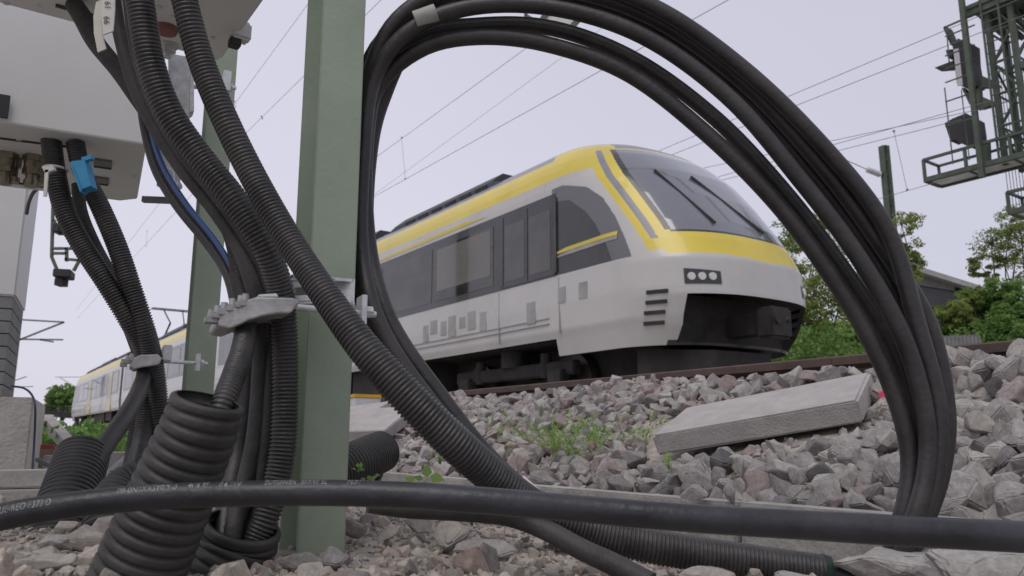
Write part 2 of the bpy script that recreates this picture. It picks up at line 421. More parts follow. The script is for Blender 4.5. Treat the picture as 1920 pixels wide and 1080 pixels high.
scatter(1.73, 2.93, 6.5, 16, .085, .045, .25, 1, .3, lo=True, red=.28)
scatter(1.73, 2.93, 16, 50, .17, .09, .25, 1, .2, lo=True, red=.25)
scatter(3.16, 4.4, 1, 9, .12, .045, .25, 1, 0, lo=True)
fg = []                        # foreground gravel
def scatter_fg(n, r0, r1, D0=-.25, D1=1.52, t0=.7, t1=2.9):
    for _ in range(n):
        d = RNG.uniform(D0, D1); t = RNG.uniform(t0, t1); r = r0 * (r1 / r0) ** RNG.random()
        fg.append((T(d, t, float(zg(d, t)) + r * .25), r, float(RNG.uniform(.15, 1.0)), r < .012))
scatter_fg(9000, .004, .011); scatter_fg(800, .012, .022); scatter_fg(130, .024, .038)
scatter_fg(900, .012, .03, -3.0, 1.5, 2.9, 9)
# visible size ranks the stones: the largest become things of their own
cand = []
for k, (p, r, tn, lo) in enumerate(stones):
    u, v, y = proj(p)
    if -20 < u < 1940 and 640 < v < 1000 and not lo: cand.append((r / y, k))
cand.sort(reverse=True); single = {k for _, k in cand[:230]}
bed = MB()
for k, (p, r, tn, lo) in enumerate(stones):
    if k in single:
        u, v, y = proj(p); s = MB(); rv, rf = ROCKHI[int(RNG.integers(0, 22))]; s.add((rv * r * 1.03) @ randrot(RNG).T + p, rf, 0, False, tn)
        o = s.build('ballast_stone', STONE, loc=p, attr=True)
        col = 'reddish brown' if tn > .8 else 'tan' if tn > .67 else 'dark grey' if tn < .21 else 'mid grey' if tn < .45 else 'pale grey'
        where = ('beyond the cable coil' if u > 1755 else 'between the coil and the leaning concrete slab' if u > 1560 else 'below the leaning concrete slab' if u > 1215
                 else 'around the feathery weed' if u > 960 else 'above the corrugated hose' )
        tag(o, f'{col} angular ballast stone on the slope {where}', 'stone', f'{col} ballast stones {where}')
    else: put_rock(bed, p, r, tn, lo)
tag(bed.build('ballast_gravel', STONE, attr=True), 'grey and reddish crushed stone ballast covering the embankment slope', 'ballast', kind='stuff')
gr = MB()
for p, r, tn, lo in fg: put_rock(gr, p, r, tn, lo)
tag(gr.build('fine_gravel', GRIT, attr=True), 'tan and grey fine gravel scattered on the ground around the green post', 'gravel', kind='stuff')
def rock_thing(u, v, Y, wpx, tn, label, squash=(1, .85, .75), seed=0, name='rock', rot=None):
    r = np.random.default_rng(seed); v_, f_ = rock_hi(900 + seed)
    c = P(u, v, Y); s = MB(); Rm = randrot(r) if rot is None else rot
    sc = wpx * Y / (2 * F)
    s.add((v_ @ Rm.T) * np.array(squash) * sc + c, f_, 0, False, tn)
    return tag(s.build(name, STONE, loc=c, attr=True), label, 'rock')
rock_thing(842, 1003, 1.42, 84, .73, 'rounded tan rock lying on the gravel below the black cable', seed=1)
rock_thing(786, 986, 1.5, 64, .52, 'wedge shaped grey rock beside the rounded tan rock', seed=2)
rock_thing(905, 1030, 1.36, 110, .50, 'flat grey rock in front of the rounded tan rock', (1.1, .8, .45), seed=3)
rock_thing(665, 988, 1.5, 60, .78, 'brownish rock touching the foot of the green post', seed=4)
rock_thing(565, 1052, 1.22, 78, .42, 'grey rock in front of the foot of the green post', (1.1, .8, .8), seed=5)
rock_thing(628, 1050, 1.24, 74, .36, 'dark grey rock against the foot of the green post', (1, .8, .85), seed=6)
rock_thing(728, 1000, 1.45, 46, .74, 'small tan rock between the green post and the wedge shaped rock', seed=7)
rock_thing(165, 1010, 1.42, 105, .72, 'pale crumbly rock in front of the leaning ribbed duct', (1.15, .8, .62), seed=8)
rock_thing(75, 1062, 1.2, 120, .66, 'wide flat grey rock at the lower edge beside the ribbed duct', (1.2, .8, .45), seed=9)
rock_thing(100, 1020, 1.33, 66, .5, 'grey rock beside the pale crumbly rock', (1.1, .8, .5), seed=10)
rock_thing(1572, 946, 1.93, 66, .93, 'reddish pointed stone resting on the concrete kerb wall', (1.1, .8, .72), seed=11)
rock_thing(1370, 922, 2.0, 42, .38, 'small grey stone standing on the concrete kerb wall', (.9, .8, 1), seed=12)
rock_thing(1300, 925, 2.05, 58, .5, 'pale grey stone tipped over the concrete kerb wall', (1, .8, .8), seed=13)
rock_thing(1660, 1066, 1.16, 150, .56, 'grey concrete lump under the right end of the black cable', (1.2, .7, .42), seed=14)
rock_thing(1830, 1060, 1.18, 190, .58, 'broad pale grey rock under the black cable', (1.25, .8, .45), seed=15)
rock_thing(1735, 1080, 1.12, 50, .3, 'dark pebble in front of the broad pale rock', seed=16)
rock_thing(1320, 1085, 1.12, 110, .72, 'tan crumbly rock in front of the ridged hose', (1.2, .8, .5), seed=17)
rock_thing(1490, 1088, 1.12, 90, .60, 'pale rock at the end of the ridged hose', (1.2, .8, .5), seed=18)
pk = rock_thing(1650, 742, 2.55, 46, .86, 'pinkish stone with a pink paint mark beside the concrete slab', seed=19)
pm = MB(); pm.cyl(P(1655, 741, 2.49), P(1655, 741, 2.53), .012, seg=9)
pm.build('paint_mark', mat('pink_paint', (.75, .06, .16), .6), pk)

# ------------------------------------------------------------------ kerb wall, slabs
def block(name, p0, p1, D0, D1, z0, z1, m, label, cat, bev=.006):
    s = MB(); c = T((D0 + D1) / 2, (p0 + p1) / 2, (z0 + z1) / 2)
    s.box(c, DV * (p1 - p0) / 2, NV * (D1 - D0) / 2, UP * (z1 - z0) / 2, 0, bev)
    return tag(s.build(name, m, loc=c), label, cat)
# cable trough wall of kerb elements, butted end to end
edges = [-1.2, .42, 1.30, 1.34, 2.4, 3.45, 4.5, 5.6, 6.7]
words_ = {0: 'near end', 1: 'under the corrugated hose end'}
kerb = thing('kerb_wall', T(1.63, 0, -.3), 'low concrete trough wall holding back the ballast slope', 'kerb')
for k, (a, b) in enumerate([(-1.2, .26), (.27, 1.30), (1.31, 2.30), (2.31, 3.3), (3.31, 4.3), (4.31, 5.3), (5.31, 6.3)]):
    s = MB(); zt = -.157 + .003 * math.sin(3 * k); s.box(T(1.63 + .004 * math.cos(5 * k), (a + b) / 2, (zt - .40) / 2), DV * (b - a) / 2, NV * .034, UP * (zt + .40) / 2, 0, .005)
    s.build('kerb_element', M['conc'], kerb)
def free_slab(name, A, B, Dk, th, m, label, cat='concrete slab', bev=.006):
    """A, B front top corners; Dk = vector to the back; thickness along the slab normal"""
    A, B, Dk = map(np.asarray, (A, B, Dk)); e = B - A; n = np.cross(e, Dk); n /= np.linalg.norm(n)
    if n[2] < 0: n = -n
    c = A + e / 2 + Dk / 2 - n * th / 2
    s = MB(); s.box(c, e / 2, Dk / 2, n * th / 2, 0, bev)
    bm_n = RNG.normal(size=(len(s.v[0]), 3)) * .0016; s.v[0] = s.v[0] + bm_n
    return tag(s.build(name, m, loc=c), label, cat)
A = P(1222, 818, 2.72); B = P(1606, 750, 2.36); Cc = P(1632, 697, 2.66)
free_slab('concrete_slab', A, B, Cc - B, .070, M['concp'], 'pale concrete cover slab tilted on the ballast slope beside the cable coil')
A = P(560, 812, 4.6); B = P(722, 806, 4.6); Cc = P(780, 762, 5.0)
free_slab('concrete_slab', A, B, Cc - B, .075, M['concp'], 'lower of two concrete slabs stacked behind the green post')
A = P(560, 792, 5.1); B = P(690, 776, 5.1); Cc = P(735, 752, 5.5)
free_slab('concrete_slab', A, B, Cc - B, .05, M['concp'], 'upper narrow concrete slab behind the green post')
# broken concrete pieces at the foot of the coil
free_slab('concrete_block', P(1605, 1040, 1.36), P(1735, 1046, 1.36), P(1640, 1024, 1.46) - P(1605, 1040, 1.36), .06, M['conc'], 'broken concrete block with a pale top at the foot of the cable coil', 'concrete block')

# ------------------------------------------------------------------ tracks
def rail_mesh(mb, D, z, t0, t1):
    prof = [(-.075, -.172), (-.075, -.160), (-.012, -.145), (-.010, -.055), (-.036, -.038), (-.036, -.006), (-.028, 0), (.028, 0), (.036, -.006), (.036, -.038), (.010, -.055), (.012, -.145), (.075, -.160), (.075, -.172)]
    n = len(prof); V = np.array([T(D + a, t0, z + b) for a, b in prof] + [T(D + a, t1, z + b) for a, b in prof])
    for i in range(n):
        mb.add(V[[i, (i + 1) % n, n + (i + 1) % n, n + i]], [(0, 1, 2, 3)], 1 if i == 6 else 0)
    mb.add(V[:n], [list(range(n))]); mb.add(V[n:], [list(range(n))])
def track(D1, label, z=RAIL, t0=-25, t1=220):
    tr = thing('railway_track', T(D1 + .75, 0, z - .2), label, 'railway track')
    for k in (0, 1):
        s = MB(); rail_mesh(s, D1 + 1.507 * k, z, t0, t1)
        if k == 0 and D1 < 4: s.box(T(D1 - .030, 1.93, z - .024), DV * .012, NV * .010, UP * .018, 0, .004)
        s.build('rail', [M['rail'], M['railtop']], tr)
    s = MB()
    for t in np.arange(-6, 60, .62): s.box(T(D1 + .75, t, z - .25), DV * .13, NV * 1.0, UP * .07)
    tag(s.build('sleepers', M['conc'], tr), kind='stuff')
track(3.04, 'rusty near railway track at the top of the ballast slope', RAIL - .02)
track(7.21, 'railway track under the yellow and white train')
track(11.4, 'farthest railway track in front of the bushes')

# trackside box with yellow lid
c = P(682, 760, 6.6)
bxo = thing('trackside_box', c - UP * .06, 'small white trackside box with a yellow lid beside the rail', 'trackside box')
e1 = NV * .115; e2 = DV * .08
s = MB(); pts = []
for zz, k in ((-.10, .82), (.055, 1.0)):
    for a, b in ((-1, -1), (1, -1), (1, 1), (-1, 1)): pts.append(c + e1 * a * k + e2 * b * k + UP * zz)
s.add(pts, [(0, 3, 2, 1), (4, 5, 6, 7), (0, 1, 5, 4), (1, 2, 6, 5), (2, 3, 7, 6), (3, 0, 4, 7)]); s.build('box_body', M['box'], bxo)
s = MB(); s.box(c + UP * .072, e1 * 1.06, e2 * 1.06, UP * .015, 0, .004); s.build('lid', M['yel'], bxo)

# ------------------------------------------------------------------ train
DC, T0 = 7.963, 5.75
train = thing('train', T(DC, T0, RAIL), 'white and yellow regional passenger train with black window band passing on the middle track', 'train', rz=-(math.pi / 2 - TA))
def zmap(z): return float(np.interp(z, [-1, .74, .98, 1.76, 2.86, 3.08, 3.45, 3.81, 5.4], [-1, .72, .95, 1.80, 2.97, 3.19, 3.56, 3.97, 5.55]))
def L2W(x, y, z): z = zmap(z); return np.array(train.location) + (-DV) * x + NV * y + UP * z
HW = 1.463
PROF = [(.74, 1.36), (.86, 1.385), (.98, 1.41), (1.08, 1.44), (1.4, HW), (1.72, HW), (1.95, HW), (2.2, HW), (2.5, HW), (2.8, HW), (2.95, 1.460), (3.08, 1.445), (3.2, 1.415), (3.32, 1.365), (3.44, 1.285), (3.54, 1.18), (3.63, 1.03), (3.71, .82), (3.77, .54), (3.80, .24), (3.81, .0)]
ZS = [.74, .98, 1.3, 1.7, 1.95, 2.2, 2.6, 3.0, 3.3, 3.5, 3.62, 3.72, 3.81]
S0 = [.40, .20, .06, .10, .22, .38, .68, 1.02, 1.34, 1.62, 1.9, 2.3, 3.0]
LL = [1.0, 1.15, 1.2, 1.15, 1.22, 1.28, 1.36, 1.36, 1.25, 1.1, .95, .7, .1]
def zfine():
    zs = []
    for (a, _), (b, _) in zip(PROF[:-1], PROF[1:]):
        n = max(1, int((b - a) / (.014 if 1.7 < a < 3.1 else .026))); zs += list(np.linspace(a, b, n, endpoint=False))
    return np.array(zs + [PROF[-1][0]])
ZF = zfine(); pz = [a for a, _ in PROF]; pw = [b for _, b in PROF]
NTH = 190
def nose_pt(z, th):
    W = np.interp(z, pz, pw); s0 = np.interp(z, ZS, S0); L_ = np.interp(z, ZS, LL)
    return s0 + L_ * (1 - abs(math.cos(th)) ** (2 / 2.25)), W * math.sin(th) ** (2 / 2.6) if th > 0 else 0.0
def car(front, back, nose, label, mirror=1):
    """front/back: distances behind the nose tip; nose: 'front', 'back' or None; returns (body, windscreen)"""
    body = MB(); scr = MB()
    flip = lambda s: s if nose != 'back' else (front + back) - s
    for side in (-1, 1):
        cols = []
        if nose:
            for k in range(NTH + 1):
                th = k / NTH * math.pi / 2
                cols.append([(front + nose_pt(z, th)[0], side * nose_pt(z, th)[1], z) for z in ZF])
            for x in np.linspace(1.4, 2.5, 40): cols.append([(front + max(x, nose_pt(z, math.pi / 2)[0]), side * np.interp(z, pz, pw), z) for z in ZF])
            s_str = front + 4.3
        else: s_str = front
        for s_ in np.linspace(s_str, back, 6): cols.append([(s_, side * np.interp(z, pz, pw), z) for z in ZF])
        for i in range(len(cols) - 1):
            for j in range(len(ZF) - 1):
                zc = (ZF[j] + ZF[j + 1]) / 2; thd = min(90, (i + .5) / NTH * 90) if nose else 90; sm_ = (cols[i][j][0] + cols[i + 1][j + 1][0]) / 2 - front
                nosecol = nose and i < NTH + 40
                if zc < .98 and not (nose and i <= NTH + 39): continue
                if nosecol and thd < 46 and zc < 1.30 and zc > .78: continue          # coupler opening
                q = [cols[i][j], cols[i + 1][j], cols[i + 1][j + 1], cols[i][j + 1]]
                V = [L2W(-flip(a), b, z) for a, b, z in q]
                mt = 0; tgt = body
                if zc > 3.08 and zc < 3.45: mt = 1
                elif zc >= 3.45: mt = 2 if zc < 3.66 else 3
                if nosecol:
                    cut = 55 - 8 * max(0, (zc - 2.9)) 
                    if 2.06 < zc < 3.42 and thd < cut - 10: tgt = scr; mt = 0
                    elif 2.06 < zc < 3.42 and thd < cut - 6: mt = 4
                    elif 1.75 < zc < 3.45 and thd < cut: mt = 1
                    elif 1.95 < zc < 3.40 and thd < cut + 4.5: mt = 2
                    elif 1.80 < zc <= 3.45 and thd < cut + 10: mt = 1
                    elif zc > 3.42: mt = 1 if thd > 40 and zc < 3.6 else 2
                    if zc < .80 and thd < 52: mt = 4
                    if zc < 2.03 and zc > 1.72 + .0012 * thd and thd < 52 + 8 * (zc - 1.6): mt = 1
                    if 2.03 < zc < 2.062 and thd < 46: mt = 4
                    arch = np.interp(zc, [1.76, 2.0, 2.3, 2.6, 2.8, 2.93], [.98, 1.10, 1.28, 1.52, 1.8, 2.25]); inn = np.interp(zc, [1.76, 2.0, 2.3, 2.5, 2.7, 2.78], [1.30, 1.42, 1.62, 1.82, 2.12, 2.6])
                    if thd > 50 and 1.76 < zc < 2.93 and sm_ > arch:
                        mt = 4 if (sm_ > inn and zc < 2.78) else 5
                tgt.add(V, [(0, 1, 2, 3)], mt, True)
    ends = []
    return body, scr
def weld(o):
    b = bmesh.new(); b.from_mesh(o.data); bmesh.ops.remove_doubles(b, verts=b.verts[:], dist=.0006)
    bmesh.ops.recalc_face_normals(b, faces=b.faces[:]); b.to_mesh(b and o.data); b.free(); return o
MT = [M['twhite'], M['tyel'], M['tgrey'], M['troof'], M['tband'], M['tarch']]
CARS = [(0, 19.7, 'front'), (20.3, 36.0, None), (36.6, 56.2, 'back')]
for f_, b_, nz_ in CARS:
    bd, sc_ = car(f_, b_, nz_, '')
    # end walls
    for s_ in ([b_] if nz_ == 'front' else [f_] if nz_ == 'back' else [f_, b_]):
        x = -(s_ if nz_ != 'back' else b_ - 0 if False else s_)
        ring = [(-w_, z) for z, w_ in PROF[2:]] + [(w_, z) for z, w_ in reversed(PROF[2:-1])]
        bd.add([L2W(x, y, z) for y, z in ring], [list(range(len(ring)))], 2)
    if nz_ == 'back':   # straight end of a mirrored car sits at its front
        pass
    body = weld(bd.build('car_body', MT, train))
    if sc_.v: weld(sc_.build('windscreen', M['tscreen'], body))
    # windows, doors and bands on both sides
    for side in (-1, 1):
        def panel(name, s0, s1, z0, z1, m, off, par, shape=None):
            p = MB(); y = side * (HW + off)
            pl = shape or [(s0, z0), (s1, z0), (s1, z1), (s0, z1)]
            p.prism([L2W(-a, y, z) for a, z in pl], NV * (-side) * .03)
            return p.build(name, m, par, fixn=True)
        if nz_ == 'front': sh = [(2.42, 1.76), (19.2, 1.76), (19.2, 2.86), (3.2, 2.86), (2.42, 2.86)]
        elif nz_ == 'back':
            sh = [(f_ + b_ - a, z) for a, z in [(2.42 + f_, 1.76), (b_ - .5, 1.76), (b_ - .5, 2.86), (2.42 + f_, 2.86)]]
        else: sh = [(f_ + .4, 1.76), (b_ - .4, 1.76), (b_ - .4, 2.86), (f_ + .4, 2.86)]
        band = panel('window_band', 0, 0, 0, 0, M['tband'], .006, body, sh)
        if nz_ == 'front':
            wins = [(3.95, 5.75, 1), (5.85, 7.7, 0), (7.8, 9.7, 0), (9.8, 11.7, 0), (11.85, 13.2, 0), (14.8, 16.6, 0), (16.7, 18.5, 0)]; doors = [(2.42, 3.72, 0), (13.35, 14.65, 1)]
        elif nz_ == 'back': wins = [(37.3, 38.9, 0), (40.6, 42.4, 0), (42.5, 44.3, 0), (44.4, 46.1, 0), (47.9, 49.7, 0), (49.8, 51.6, 0)]; doors = [(39.1, 40.4, 1), (46.4, 47.7, 1)]
        else: wins = [(22.4, 24.2, 0), (24.3, 26.1, 0), (26.2, 28.0, 0), (28.1, 29.9, 0), (30.0, 31.8, 0), (33.4, 35.2, 0)]; doors = [(20.95, 22.2, 1), (31.9, 33.2, 1)]
        for a, b, kind in wins:
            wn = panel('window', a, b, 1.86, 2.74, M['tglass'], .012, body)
            p = MB(); y = side * (HW + .0135)
            p.prism([L2W(-q, y, 2.42 + (.012 if h else -.012)) for q, h in ((a, 0), (b, 0), (b, 1), (a, 1))], NV * (-side) * .02)
            p.build('window_bar', M['tband'], wn, fixn=True)
            if kind: panel('blind', a + .08, b - .08, 2.02, 2.70, M['tblind'], .0145, wn)  # painted panel imitating the beige reflection in this pane
        for a, b, y_ in doors:
            dr = panel('door', a, b, 1.78, 2.82, M['tband'], .016, body) if not y_ else panel('door', a, b, 1.02, 2.84, M['twhite'], .016, body)
            mid = (a + b) / 2
            for q0, q1 in ((a + .1, mid - .06), (mid + .06, b - .1)): panel('door_window', q0, q1, 1.62 if y_ else 1.86, 2.66, M['tglass'] if y_ else M['tblind2'], .02, dr)
            for q0, q1 in ((a - .03, a + .05), (mid - .012, mid + .012), (b - .05, b + .03)): panel('door_post', q0, q1, 1.0 if y_ else 1.8, 2.86 if y_ else 2.80, M['tyel'] if y_ else M['tband'], .024, dr)
        if nz_ == 'front':
            def surf_y(s_, z):
                ths = np.linspace(0, math.pi / 2, 200); q_ = [nose_pt(z, th) for th in ths]; return float(np.interp(s_, [a_[0] for a_ in q_], [a_[1] for a_ in q_]))
            for z0_, z1_, m_ in ((2.035, 2.085, M['tyel']), (1.985, 2.03, M['panel'])):
                p = MB(); row = []
                for s_ in np.linspace(1.22, 2.6, 24):
                    f_s = (s_ - 1.22) / 1.38; za, zb_ = z0_ + .03 * (1 - f_s) , z1_ + .03 * (1 - f_s)
                    if s_ > 2.2: zb_ = za + (zb_ - za) * (2.62 - s_) / .42
                    row.append([L2W(-s_, side * (surf_y(s_, z_) + .007), z_) for z_ in (za, zb_)])
                p.add(np.array(row).reshape(-1, 3), [(2 * i, 2 * i + 2, 2 * i + 3, 2 * i + 1) for i in range(23)]); p.build('side_stripe', m_, body)
            panel('roof_stripe', 0, 0, 0, 0, M['tyel'], .004, body, [(4.2, 2.93), (9.2, 2.90), (7.2, 2.965), (4.8, 2.985)])
            for a, b, z0, z1, nm in ((1.78, 1.95, 1.40, 1.60, 0), (2.22, 2.38, 1.40, 1.60, 0)): panel('side_vent', a, b, z0, z1, M['panel'], .006, body)
            for k in range(7): panel('grille', 4.15 + .30 * k, 4.33 + .30 * k + .05 * (k % 2), 1.26 + .05 * (k % 3), 1.52 + .05 * (k % 2), M['panel'], .005, body)  # plain grey panels standing for unreadable lettering on the lower side
            panel('grille', 2.9, 3.1, 1.22, 1.5, M['panel'], .005, body)
            for q in (2.36, 3.80, 9.72, 14.72): panel('seam', q, q + .012, 1.03, 1.74, M['panel'], .0035, body)
            panel('door_button', 2.28, 2.34, 1.98, 2.10, M['tyel'], .010, band) if False else None
            for z in (1.17, 1.24): panel('seam', 2.6, 19.4, z, z + .012, M['panel'], .0035, body)
    # roof fairings
    rf = MB()
    a0, b0 = {'front': (4.0, 18.9), None: (f_ + .8, b_ - .8), 'back': (f_ + .8, 52.3)}[nz_]
    for x0, x1, h in ((a0, a0 + (b0 - a0) * .30, 3.80), (a0 + (b0 - a0) * .31, a0 + (b0 - a0) * .66, 3.84), (a0 + (b0 - a0) * .67, b0, 3.79)):
        sec = [(-1.16, 3.52), (-1.14, 3.64), (-.92, h), (.92, h), (1.14, 3.64), (1.16, 3.52)]
        tp = .5
        V = [L2W(-x0, y, z) if z < 3.55 else L2W(-x0 - tp, y, z) for y, z in sec] + [L2W(-x1, y, z) if z < 3.55 else L2W(-x1 + tp, y, z) for y, z in sec]
        rf.add(V, [(0, 1, 2, 3, 4, 5), (11, 10, 9, 8, 7, 6)] + [(i, i + 6, (i + 1) % 6 + 6, (i + 1) % 6) for i in range(6)], 0)
        for k in np.arange(x0 + .8, x1 - .8, .5): rf.box(L2W(-k, -1.15, 3.58), DV * .17, NV * .015, UP * .04, 1)
    rf.build('roof_fairing', [M['troof'], M['tunder']], body, fixn=True)
    ub = MB()
    lo_, hi_ = {'front': (6.3, 17.2), None: (f_ + 2.6, b_ - 2.6), 'back': (39.2, 49.6)}[nz_]
    x = lo_
    while x < hi_ - 1:
        l = RNG.uniform(1.1, 2.3); l = min(l, hi_ - x); zt = RNG.uniform(.42, .55)
        ub.box(L2W(-(x + l / 2), 0, (zt + 1.02) / 2), DV * (l / 2 - .05), NV * RNG.uniform(1.2, 1.36), UP * (1.02 - zt) / 2, 0, .02); x += l
    ub.box(L2W(-(f_ + b_) / 2, 0, 1.0), DV * ((b_ - f_) / 2 - (1.7 if nz_ else .3)), NV * 1.3, UP * .03)
    ub.box(L2W(-(f_ + b_) / 2 - (.6 if nz_ == 'front' else -.6 if nz_ == 'back' else 0), 0, .58), DV * ((b_ - f_) / 2 - (.7 if nz_ else -.2)), NV * .62, UP * .40)
    ub.build('underfloor_box', M['tunder'], body)
# nose fittings
fr = MB(); fr.box(L2W(-.98, 0, 1.08), DV * .3, NV * 1.0, UP * .30); fr.build('coupler_recess', M['tunder'], train)
cpl = MB(); cpl.bar(L2W(-.9, 0, 1.02), L2W(-.12, 0, 1.02), .13, .12); cpl.box(L2W(-.06, 0, 1.02), DV * .12, NV * .2, UP * .19, 0, .03)
cpl.cyl(L2W(.02, -.1, 1.05), L2W(.09, -.1, 1.05), .06); cpl.cyl(L2W(.02, .1, 1.05), L2W(.09, .1, 1.05), .06, .02); cpl.build('coupler', M['tunder'], train)
pl = MB(); pl.prism([L2W(-a, y, z) for a, y, z in [(1.2, -1.18, .22), (.55, -.5, .2), (.5, .5, .2), (1.2, 1.18, .22), (1.2, 1.2, .72), (.6, .5, .72), (.6, -.5, .72), (1.2, -1.2, .72)]][:4], UP * .5); pl.build('snow_plough', M['tunder'], train, fixn=True)
for sd in (-1, 1):
    for zz, th0, th1, m_ in ((1.47, 26, 47, 'tband'),):
        V_ = []; 
        for th in np.linspace(th0, th1, 9):
            for z_ in (zz - .07, zz + .07 + .03 * (th - th0) / (th1 - th0)):
                q = nose_pt(z_, R(th)); V_.append(L2W(-q[0] + .008, sd * (q[1] + .005), z_))
        h = MB(); h.add(V_, [(2 * i, 2 * i + 2, 2 * i + 3, 2 * i + 1) for i in range(8)]); hl = h.build('headlight', M[m_], train)
        for th in (31, 37, 43):
            q = nose_pt(zz + .01, R(th)); c_ = L2W(-q[0] + .01, sd * q[1], zz + .01); n_ = -DV * math.cos(R(th)) + NV * sd * math.sin(R(th)) * .6
            h = MB(); h.cyl(c_ - n_ * .01, c_ + n_ * .012, .05, .046, seg=18); h.build('lamp', M['lens'], hl)
    for k in range(4):
        s_, y_ = nose_pt(1.0 + .11 * k, R(52)); h = MB()
        a = L2W(-nose_pt(1.0 + .11 * k, R(57))[0] + .01, sd * (nose_pt(1.0 + .11 * k, R(57))[1] + .01), 1.0 + .11 * k); b = L2W(-nose_pt(1.0 + .11 * k, R(70))[0] + .01, sd * (nose_pt(1.0 + .11 * k, R(70))[1] + .01), 1.0 + .11 * k)
        h.bar(a, b, .012, .022); h.build('bumper_slat', M['tunder'], train)
s = MB()
for a_, b_ in (((18, 2.16), (30, 2.95)), ((-6, 2.14), (10, 2.9))):
    q = [nose_pt(zz, R(abs(t_))) for t_, zz in (a_, b_)]
    s.bar(L2W(-q[0][0] + .03, -math.copysign(q[0][1], a_[0]), a_[1]), L2W(-q[1][0] + .03, -math.copysign(q[1][1], b_[0]), b_[1]), .014)
s.build('wiper', M['tunder'], train)
# gangways
for g0, g1 in ((19.7, 20.3), (36.0, 36.6)):
    s = MB(); s.box(L2W(-(g0 + g1) / 2, 0, 2.2), DV * .32, NV * 1.22, UP * 1.3, 0)
    for k in range(4): s.box(L2W(-(g0 + .1 + k * .13), 0, 2.2), DV * .02, NV * 1.28, UP * 1.36)
    s.build('gangway', M['bellow'], train)
# bogies
def bogie(sc):
    fr = MB()
    for sd in (-1, 1):
        fr.box(L2W(-sc, sd * 1.0, .62), DV * 1.55, NV * .07, UP * .10, 0, .02)
        for dx in (-1.2, 1.2):
            fr.box(L2W(-sc + dx, sd * 1.06, .46), DV * .16, NV * .09, UP * .14, 0, .02)
            fr.cyl(L2W(-sc + dx * .72, sd * 1.02, .5), L2W(-sc + dx * .72, sd * 1.02, .86), .08)
        fr.cyl(L2W(-sc, sd * .95, .7), L2W(-sc, sd * .95, 1.0), .22)
    fr.box(L2W(-sc, 0, .62), DV * .25, NV * 1.0, UP * .1)
    b = fr.build('bogie', M['tunder'], train, fixn=True)
    for dx in (-1.2, 1.2):
        ws = MB()
        for sd in (-1, 1): ws.cyl(L2W(-sc + dx, sd * .68, .425), L2W(-sc + dx, sd * .81, .425), .425, seg=28); ws.cyl(L2W(-sc + dx, sd * .80, .425), L2W(-sc + dx, sd * .90, .425), .12)
        ws.cyl(L2W(-sc + dx, -.7, .425), L2W(-sc + dx, .7, .425), .08)
        ws.build('wheelset', M['steel'], b)
for sc in (4.1, 20.0, 36.3, 52.1): bogie(sc)
# pantograph on the middle car
pg = MB(); xb = -33.5
def lw(x, y, z): return L2W(x, y, z)
for y in (-.3, .3): pg.bar(lw(xb, y, 4.0), lw(xb + 1.3, y, 4.62), .03); pg.bar(lw(xb + 1.3, y, 4.62), lw(xb + .2, y * 1.4, 5.38), .02)
pg.box(lw(xb, 0, 3.99), DV * .5, NV * .5, UP * .05)
for dx in (-.15, .25): pg.bar(lw(xb + .1 + dx, -.95, 5.40), lw(xb + .1 + dx, .95, 5.40), .022)
pg.build('pantograph', M['tunder'], train)

# ------------------------------------------------------------------ signal mast on the right
YM = 18.0
def ym(u): return YM + (1920 - u) * .0099
def S(u, v, back=0.0): 
    r = ray(u, v); p = r * (ym(u) / r[1])
    return p + NV * back
mast = thing('signal_mast', S(1890, 820) * np.array([1, 1, 0]) + NV * .6, 'green lattice signal mast with ladder, platforms and dark signal heads beyond the tracks', 'signal mast')
zb = S(1890, 800)[2]
def vert(mb, u, v, back, r, ztop=9.6, zbot=.05, r2=None):
    p = S(u, v, back); mb.bar([p[0], p[1], zbot], [p[0], p[1], ztop], r, r2 or r, up=DV)
def hpar(mb, u0, v0, s_left, s_right, r, r2=None, back=0, mat=0):         # bar parallel to the track through a point
    p = S(u0, v0, back); mb.bar(p + DV * s_left, p - DV * s_right, r, r2, mat)
lat = MB()
ZB = S(1900, 300)[2]
legs = [(1866, 150, 0.0), (1912, 150, 0.0), (1866, 150, .95), (1912, 150, .95)]
LP = []
for u, v, b in legs:
    p = S(u, v, b); LP.append(p); lat.bar([p[0], p[1], ZB], [p[0], p[1], 12.5], .072, .06, up=DV)
prs = [(0, 1), (2, 3), (0, 2), (1, 3)]
for a, b in prs:
    z = ZB + .15; k = 0
    while z < 12:
        p, q = LP[a], LP[b]
        lat.bar([p[0], p[1], z if k % 2 else z + .85], [q[0], q[1], z + .85 if k % 2 else z], .022); lat.bar([p[0], p[1], z], [q[0], q[1], z], .02)
        z += .85; k += 1
mp_ = LP[1] - DV * 4.2 + NV * .5
for z in (ZB + .1, ZB + 2.4, 11.5):
    for q in (LP[1], LP[3]): lat.bar([q[0], q[1], z], [mp_[0], mp_[1], z], .06, .09)
lat.bar([mp_[0], mp_[1], 0], [mp_[0], mp_[1], 12.6], .2, .2, up=DV)
lat.build('lattice', M['mast'], mast)
lad = MB()
p0 = S(1880, 150, -.25)
for d in (-.2, .2): lad.bar([*(p0 + DV * d)[:2], ZB], [*(p0 + DV * d)[:2], 12.5], .022)
for z in np.arange(ZB + .1, 12.4, .28): lad.bar([*(p0 + DV * .2)[:2], z], [*(p0 - DV * .2)[:2], z], .011)
lad.build('ladder', M['mast'], mast)
